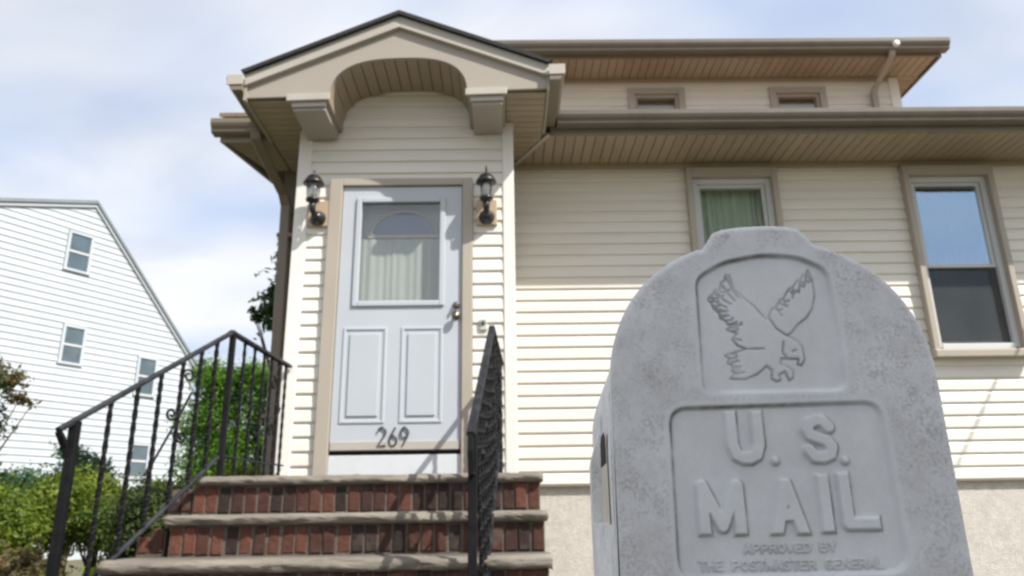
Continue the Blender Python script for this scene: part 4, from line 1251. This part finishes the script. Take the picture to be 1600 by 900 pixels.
# lower part of the door below the fine relief
obj('door_skirt', MB().add([mpt(u, d, z) for u, d, z in ((UC - HB, 0.0, -0.0585), (UC + HB, 0.0, -0.0585), (UC + HB, 0, -0.115), (UC - HB, 0, -0.115), (UC - HB, 0.02, -0.0585), (UC + HB, 0.02, -0.0585), (UC + HB, 0.02, -0.115), (UC - HB, 0.02, -0.115))],
    [(3, 2, 1, 0), (0, 4, 7, 3), (1, 2, 6, 5), (3, 7, 6, 2)]), MAILBODY, mail)
ol = [p if p[1] > -0.2 else (p[0], -0.0585) for p in OUT]
obj('door_rim', loft([[mpt(u, 0.0069, z) for u, z in ol], [mpt(u, 0.024, z) for u, z in ol]]), MAILBODY, mail)
def body_ring(d, s, dz=0.0):
    pts = []
    for i in range(41):
        a = PI - PI * i / 40
        pts.append(mpt(UC + (HB - .004) * s * math.cos(a), d, dz + 0.105 + 0.131 * s * math.sin(a)))
    return [mpt(UC - (HB - .004) * s, d, -0.11)] + pts + [mpt(UC + (HB - .004) * s, d, -0.11)]
obj('body', loft([body_ring(0.0245, 1.0), body_ring(0.03, 1.012), body_ring(0.46, 1.012), body_ring(0.475, 0.96)]), MAILBODY, mail, smooth=False)
# newspaper holder on the left side: a framed slot that stands proud of the body
u0 = UC - HB - 0.0005
def bulge(z): return 0.0122 * float(smooth01(np.array((0.094 - z) / 0.046)))
zs_ = [0.104, 0.098, 0.092, 0.086, 0.08, 0.073, 0.066, 0.058, 0.05, 0.02, -0.012, -0.06, -0.11, -0.3]
def sleeve(d0, d1, k0, k1):
    """a strip of the holder's wall between two depths"""
    vs = []
    for z in zs_:
        p = bulge(z)
        vs += [mpt(u0 + .006, d0, z), mpt(u0 - p * k0, d0, z), mpt(u0 - p * k1, d1, z), mpt(u0 + .006, d1, z)]
    fs = []
    for i in range(len(zs_) - 1):
        o = 4 * i
        for k in range(3): fs.append((o + k, o + k + 1, o + 5 + k, o + 4 + k))
    return vs, fs
mb = MB()
for d0, d1, k0, k1 in ((0.026, 0.052, .12, .18), (0.200, 0.250, 1, 1)): mb.add(*sleeve(d0, d1, k0, k1))
lowz = [z for z in zs_ if z <= -0.012]
vs = []
for z in lowz: vs += [mpt(u0 - bulge(z) * .18, .052, z), mpt(u0 - bulge(z), .200, z)]
mb.add(vs, [(2 * i, 2 * i + 1, 2 * i + 3, 2 * i + 2) for i in range(len(lowz) - 1)] )
p = bulge(-.012)
mb.add([mpt(u0 + .004, .052, -.012), mpt(u0 - p * .18, .052, -.012), mpt(u0 - p, .2, -.012), mpt(u0 + .004, .2, -.012)], [(0, 1, 2, 3)])
ph = obj('newspaper_holder', mb, MAILBODY, mail)
obj('slot_panel', MB().add([mpt(u0 - 0.0012, .085, -.012), mpt(u0 - 0.0012, .2, -.012), mpt(u0 - 0.0012, .2, .074), mpt(u0 - 0.0012, .085, .074)], [(0, 1, 2, 3)]), M['reflector'], ph)
obj('slot_opening', MB().add([mpt(u0 - 0.0014, .095, .046), mpt(u0 - 0.0014, .195, .046), mpt(u0 - 0.0014, .19, .071), mpt(u0 - 0.0014, .17, .078), mpt(u0 - 0.0014, .115, .078), mpt(u0 - 0.0014, .10, .071)], [(0, 1, 2, 3, 4, 5)]), M['black'], ph)
# post and arm that carry the box
pb = MB()
vs = []
for d, z in ((0.06, -0.11), (0.42, -0.11), (0.42, -0.14), (0.06, -0.14)):
    vs += [mpt(UC - 0.12, d, z), mpt(UC + 0.12, d, z)]
pb.add(vs, [(0, 1, 3, 2), (2, 3, 5, 4), (4, 5, 7, 6), (6, 7, 1, 0), (0, 2, 4, 6), (1, 7, 5, 3)])
obj('shelf', pb, MAILBODY, mail)
pb = MB(); vs = []
for z, s in ((-1.0, 1.15), (-0.141, 1.0)):
    for a, b in ((-1, -1), (1, -1), (1, 1), (-1, 1)): vs.append(mpt(UC + a * 0.06 * s, 0.25 + b * 0.06 * s, z))
obj('post', pb.add(vs, [(0, 1, 5, 4), (1, 2, 6, 5), (2, 3, 7, 6), (3, 0, 4, 7), (4, 5, 6, 7)]), MAILBODY, mail)

# ================================================================== neighbour's white house
NT = math.radians(31.5)
NU = Vector((math.sin(NT), math.cos(NT), 0)); NN = Vector((math.cos(NT), -math.sin(NT), 0))    # along the gable wall; outward normal
NP = Vector((-14.29, 24.08, 0))
def npt(u, d, z): return NP + NU * u + NN * d + Vector((0, 0, z))
nh = tag(empty('white_house', npt(0, 0, -1.3)), 'white clapboard house with a dark edged gable beyond the left railing', 'house')
APEX, SL, SR, UE, ULE = 10.55, 0.335, 1.08, 4.62, -12.0
def ntop(u): return APEX + SL * u if u < 0 else APEX - SR * u
def nbox(u0, u1, d0, d1, z0, z1):
    vs = [npt(u, d, z) for z in (z0, z1) for d in (d0, d1) for u in (u0, u1)]
    return MB().add(vs, [(0, 2, 3, 1), (4, 5, 7, 6), (0, 1, 5, 4), (2, 6, 7, 3), (0, 4, 6, 2), (1, 3, 7, 5)])
poly = [(ULE, -1.6), (UE, -1.6), (UE, ntop(UE)), (0, APEX), (ULE, ntop(ULE))]
vs = [npt(u, -0.02, z) for u, z in poly] + [npt(u, -9, z) for u, z in poly]
nw = obj('wall', MB().add(vs, [(0, 1, 2, 3, 4), (9, 8, 7, 6, 5)] + [(i, (i + 1) % 5, 5 + (i + 1) % 5, 5 + i) for i in range(5)]), M['whiteclap'], nh)
NW = [(-0.30, 8.66, 0.68, 1.24), (-0.02, 5.50, 0.60, 1.16), (2.70, 4.85, 0.60, 1.26), (2.83, 1.90, 0.58, 1.06)]    # centre u, centre z, width, height
z = -0.9
hN = 0.215
while z < APEX - 0.05:
    zt = min(z + hN, APEX)
    lo = ULE if ntop(ULE) > zt else (z - APEX) / SL
    lo = max(ULE, (zt - APEX) / SL * 1.0 if zt > ntop(ULE) else ULE)
    hi = min(UE, (APEX - z) / SR)
    hi_t = min(UE, (APEX - zt) / SR)
    if lo < -8: lo = -8.0
    cuts = sorted((c - w / 2 - .1, c + w / 2 + .1) for c, cz, w, h in NW if cz - h / 2 - .1 < z + hN / 2 < cz + h / 2 + .1)
    segs = []
    p = lo
    for a, b in cuts: segs.append((p, a)); p = b
    segs.append((p, hi))
    for k, (a, b) in enumerate(segs):
        bt = hi_t if k == len(segs) - 1 else b
        lob = max(-8.0, min(a, (z - APEX) / SL)) if (k == 0 and a > -8) else a
        if bt - a < 0.02: continue
        vs = [npt(lob, 0.034, z), npt(b, 0.034, z), npt(bt, 0.004, zt), npt(a, 0.004, zt), npt(lob, -.015, z), npt(b, -.015, z)]
        obj('clapboard', MB().add(vs, [(0, 1, 2, 3), (0, 4, 5, 1)]), M['whiteclap'], nw)
    z += hN
ngl = mat('neighbour_pane', (0.08, 0.115, 0.135), 0.06, 0.2, 2, spec=1.0)
for c, cz, w, h in NW:
    mb = nbox(c - w / 2 - .09, c - w / 2, -.02, .07, cz - h / 2, cz + h / 2)
    for q in (nbox(c + w / 2, c + w / 2 + .09, -.02, .07, cz - h / 2, cz + h / 2), nbox(c - w / 2 - .09, c + w / 2 + .09, -.02, .075, cz + h / 2, cz + h / 2 + .09), nbox(c - w / 2 - .11, c + w / 2 + .11, -.02, .09, cz - h / 2 - .08, cz - h / 2)):
        mb.add(q.v, q.f)
    wn = obj('window', mb, M['whiteclap'], nh)
    obj('sash', nbox(c - w / 2, c + w / 2, -.02, .045, cz - .035, cz + .035), M['sash'], wn)
    for s in (0, 1):
        obj('pane', nbox(c - w / 2, c + w / 2, -.02, 0.02 + .012 * s, cz - h / 2 + s * (h / 2 + .035), cz - .035 + s * (h / 2 + .035) if s == 0 else cz + h / 2), ngl, wn)
# dark edged rakes and roof
dk = mat('slate_trim', (0.20, 0.235, 0.25), 0.5, 0.1)
for (ua, ub) in ((ULE, 0.0), (0.0, UE + 0.35)):
    za, zb = ntop(ua), ntop(ub)
    vs = []
    for u, zz in ((ua, za), (ub, zb)):
        for d in (0.16, -9.2):
            vs += [npt(u, d, zz + 0.005), npt(u, d, zz + 0.12)]
    obj('roof', MB().add(vs, [(0, 2, 3, 1), (4, 5, 7, 6), (1, 3, 7, 5), (0, 4, 6, 2), (0, 1, 5, 4), (2, 6, 7, 3)]), dk, nh)
    vs = []
    for u, zz in ((ua, za), (ub, zb)):
        for d in (0.10, 0.02):
            vs += [npt(u, d, zz - 0.12), npt(u, d, zz)]
    obj('rake_board', MB().add(vs, [(0, 2, 3, 1), (4, 5, 7, 6), (1, 3, 7, 5), (0, 4, 6, 2), (0, 1, 5, 4), (2, 6, 7, 3)]), M['whiteclap'], nh)

# ================================================================== vegetation
def leaves(name, blobs, count, size, mt, parent, seed, shell=0.55, at=(0, 0, 0), flat=0.0, elong=1.7, shoots=0, slen=0.2):
    """blobs: (x,y,z, rx,ry,rz, weight) in world space; one mesh of small leaf-shaped faces"""
    rng = np.random.RandomState(seed)
    w = np.array([b[6] if len(b) > 6 else b[3] * b[4] * b[5] for b in blobs], float); w /= w.sum()
    k = rng.choice(len(blobs), count, p=w)
    B = np.array([b[:6] for b in blobs])[k]
    d = rng.randn(count, 3); d /= np.linalg.norm(d, axis=1)[:, None]
    r = shell + (1 - shell) * rng.rand(count) ** 0.7
    r *= 1 + 0.16 * rng.randn(count)
    c = B[:, :3] + d * r[:, None] * B[:, 3:6]
    if shoots:                                  # young shoots that stick out of the crown
        per = 12
        for q in range(min(shoots, count // per // 3)):
            i0 = rng.randint(count)
            dd = d[i0] + np.array([0, 0, 0.7]) + rng.randn(3) * .3; dd /= np.linalg.norm(dd)
            ln = slen * (0.5 + rng.rand())
            ids = slice(q * per, q * per + per)
            tt = np.linspace(.1, 1, per)[:, None]
            c[ids] = c[i0] + dd * tt * ln + np.array([0, 0, -0.25 * ln]) * tt ** 2 + rng.randn(per, 3) * ln * .05
    # leaf frame: outward-ish normal with much scatter
    nrm = d + rng.randn(count, 3) * 0.7 + np.array([0, 0, 0.35 + flat]); nrm /= np.linalg.norm(nrm, axis=1)[:, None]
    t = rng.randn(count, 3); t -= nrm * (t * nrm).sum(1)[:, None]; t /= np.linalg.norm(t, axis=1)[:, None]
    b = np.cross(nrm, t)
    s = size * (0.6 + 0.8 * rng.rand(count))[:, None]
    bend = nrm * s * 0.25
    V = np.stack([c - t * s * elong * .5, c + b * s * .42 - bend * .3, c + t * s * elong * .5 - bend, c - b * s * .42 - bend * .3], 1).reshape(-1, 3)
    V -= np.array(at)
    me = bpy.data.meshes.new(name)
    me.vertices.add(len(V)); me.vertices.foreach_set('co', V.astype(np.float32).ravel())
    me.loops.add(count * 4); me.loops.foreach_set('vertex_index', np.arange(count * 4, dtype=np.int32))
    me.polygons.add(count)
    me.polygons.foreach_set('loop_start', np.arange(0, count * 4, 4, dtype=np.int32))
    me.polygons.foreach_set('loop_total', np.full(count, 4, np.int32))
    me.update(calc_edges=True)
    me.materials.append(mt)
    return link(name, me, parent, at)
def blob_cloud(c, R, n, r, seed, flat=1.0):
    rng = np.random.RandomState(seed)
    out = []
    for i in range(n):
        d = rng.randn(3); d /= np.linalg.norm(d); q = rng.rand() ** 0.45
        s = r * (0.45 + 1.0 * rng.rand())
        out.append((c[0] + d[0] * R[0] * q, c[1] + d[1] * R[1] * q, c[2] + d[2] * R[2] * q, s, s, s * flat))
    return out
def tree(name, label, base, blobs, count, size, mt, seed, r=0.15, group=None, cat='tree', lean=(0, 0), shell=0.35, shoots=0, slen=.2):
    t = tag(empty(name, base), label, cat, group)
    top = max(b[2] for b in blobs)
    cx = sum(b[0] for b in blobs) / len(blobs); cy = sum(b[1] for b in blobs) / len(blobs)
    tr = MB()
    h = top - base[2]
    pts = [(base[0] + (cx - base[0]) * s + 0.05 * h * math.sin(s * 5 + seed) * .3, base[1] + (cy - base[1]) * s, base[2] + h * .85 * s) for s in (0, .15, .3, .5, .7, .85, 1)]
    tr.tube(pts, [r * q for q in (1.25, 1, .9, .7, .45, .3, .1)], 10)
    rng = random.Random(seed)
    for b in rng.sample(blobs, min(len(blobs), 14)):
        i = rng.choice((1, 2, 3, 4)); p = Vector(pts[i]); q = Vector(b[:3])
        if p.z > q.z: p = Vector(pts[1])
        m = p.lerp(q, .5) + Vector((0, 0, -0.06 * (q - p).length))
        tr.tube([p, m, q], [r * .38, r * .24, r * .06], 7)
    obj('trunk', tr, M['bark'], t, smooth=True)
    leaves('crown', blobs, count, size, mt, t, seed, shell, at=base, shoots=shoots, slen=slen)
    return t
# bright green hedge trees behind the steps on the left
hb = []
rg = np.random.RandomState(5)
for i in range(84):
    hb.append((-4.95 + 1.95 * rg.rand(), 11.6 + 1.2 * rg.rand(), -0.5 + 2.75 * rg.rand(), .38, .38, .36))
for i in range(16):
    xx = -4.75 + 1.75 * rg.rand(); hb.append((xx, 11.5 + .6 * rg.rand(), 2.12 + 0.12 * rg.rand() - .10 * abs(xx + 4.1), .30, .30, .22))
hb = [tuple(1.38 * q for q in b_) for b_ in hb]
tree('arborvitae', 'dense bright green clipped tree behind the left railing beside the white house', (-5.4, 16.8, -1.3), hb, 95000, 0.046, LEAF['hedge'], 5, 0.12, shoots=160, slen=.16)
# airy dark tree whose twigs show past the downspout
tb = [(-3.18, 10.2, 2.95, .20, .2, .15, .05), (-3.36, 10.2, 2.80, .17, .2, .12, .045), (-3.10, 10.2, 2.70, .20, .2, .12, .04), (-3.50, 10.2, 2.70, .10, .12, .08, .014), (-3.30, 10.2, 3.08, .10, .12, .08, .014), (-3.28, 10.2, 2.60, .13, .15, .07, .018), (-3.58, 10.2, 2.82, .06, .08, .05, .005), (-3.15, 10.2, 3.55, .18, .2, .24, .06), (-3.20, 10.3, 3.25, .12, .15, .14, .03), (-2.9, 10.4, 3.0, .5, .4, .4, .2), (-2.6, 10.5, 3.6, .5, .5, .5, .2), (-3.08, 10.2, 3.86, .13, .12, .14, .03),
      (-2.2, 10.8, 3.3, .7, .6, .6, .3), (-2.5, 10.7, 2.6, .5, .5, .4, .15)]
tree('tall_tree', 'dark leafy tree with twigs showing left of the tan downspout', (-2.35, 10.9, -1.0), tb, 16000, 0.045, LEAF['dark'], 9, 0.12, shell=0.1, shoots=220, slen=.22)
# dark tree at the left edge
eb = blob_cloud((-4.78, 6.6, 0.55), (.40, .5, .75), 16, .22, 21) 
tree('dark_bush', 'dark green bush at the left edge of the picture before the white house', (-4.78, 6.6, -0.9), eb, 14000, 0.03, LEAF['dark'], 21, 0.05, cat='bush', shoots=60, slen=.2)
# brownish branch that reaches in at the left edge
rbl = [(-4.58, 6.75, 1.22, .22, .2, .11), (-4.40, 6.75, 1.06, .16, .15, .07), (-4.75, 6.8, 1.30, .25, .2, .14), (-4.95, 6.8, 1.2, .3, .3, .3), (-4.27, 6.72, .99, .08, .08, .035)]
tree('young_tree', 'young tree with brownish drooping leaves at the left edge', (-5.3, 6.9, -0.9), rbl, 3200, 0.032, LEAF['rust'], 23, 0.05, shell=0.1)
# low shrubs in the bed left of the steps
def bush(name, label, c, R, n, r, cnt, size, mt, seed, flat=.8):
    bl = blob_cloud(c, R, n, r, seed, flat)
    return tree(name, label, (c[0], c[1], -0.82), bl, cnt, size, mt, seed, 0.03, 'shrubs in the bed left of the steps', 'shrub', shell=0.45, shoots=90, slen=.17)
bush('shrub', 'yellow green shrub in the bed at the lower left corner', (-3.20, 4.60, -0.22), (.60, .45, .42), 52, .17, 46000, .019, LEAF['shrub'], 31)
bush('shrub', 'olive shrub behind the post of the left railing', (-2.95, 5.6, 0.05), (.68, .4, .18), 36, .17, 36000, .020, LEAF['shrub'], 32)
bush('shrub', 'dark green shrub beside the brick steps below the left railing', (-2.24, 5.15, -0.15), (.27, .4, .30), 26, .16, 24000, .019, LEAF['olive'], 33)
bush('shrub', 'rust brown low shrub at the bottom edge left of the railing', (-2.55, 4.15, -0.42), (.28, .3, .16), 18, .12, 11000, .018, LEAF['rust'], 34)
bush('shrub', 'small yellow green plant at the foot of the railing post', (-2.06, 3.78, -0.46), (.12, .12, .10), 8, .08, 900, .035, LEAF['shrub'], 35)
bush('conical_shrub', 'blue green conical shrub against the white house wall', (-4.25, 7.6, 0.35), (.16, .2, .42), 14, .17, 9000, .026, LEAF['blue'], 36)
bush('shrub', 'grassy green shrub at the foot of the white house wall', (-4.75, 7.4, 0.10), (.45, .4, .30), 20, .18, 14000, .026, LEAF['blue'], 37)
bush('shrub', 'sunlit yellow green shrub behind the stoop and left railing', (-2.75, 8.2, 0.25), (.42, .4, .28), 18, .2, 14000, .026, LEAF['shrub'], 38)

# unseen tree added so that its crown shades the mailbox (behind the camera, to the right)
sb = blob_cloud((6.65, -4.36, 8.85), (1.25, 1.25, 0.9), 50, .50, 41, .8)
tree('unseen_tree', 'leafy tree added out of view to shade the mailbox', (7.4, -6.8, -1.0), sb, 30000, 0.13, LEAF['street'], 41, 0.16)
for k, (x, y, h, lab) in enumerate(((11.5, -22, 17.0, 'unseen broad tree across the street opposite the right window'), (-9, -24, 8.5, 'unseen broad tree across the street opposite the white door'))):
    bl = blob_cloud((x, y, h - 3), (3.4, 2.4, 3.2), 40, 1.0, 50 + k)
    tree('unseen_tree', lab, (x, y, -1.0), bl, 9000, 0.36, LEAF['street'], 50 + k, 0.25)

# ================================================================== utility pole and service cable
pole = tag(empty('utility_pole', (11.8, -8.0, -0.95)), 'tall wooden utility pole across the road', 'utility pole')
obj('shaft', MB().tube([(11.8, -8.0, -1.0), (11.8, -8.0, 4), (11.8, -8.0, 11.5)], [.15, .13, .10], 14), M['poleWood'], pole, smooth=True)
obj('crossarm', MB().box(10.85, 12.75, -8.06, -7.94, 10.9, 11.02), M['poleWood'], pole, bevel=.01)
cable = tag(empty('service_cable', (5.55, 5.4, 3.1)), 'thin black service cable from the pole to the eave at the right', 'cable')
a, b = Vector((5.55, 5.38, 3.08)), Vector((11.75, -8.0, 11.2))
pts = [a.lerp(b, i / 24) + Vector((0, 0, -1.2 * (i / 24) * (1 - i / 24))) for i in range(25)]
obj('wire', MB().tube(pts, 0.011, 6), M['black'], cable)
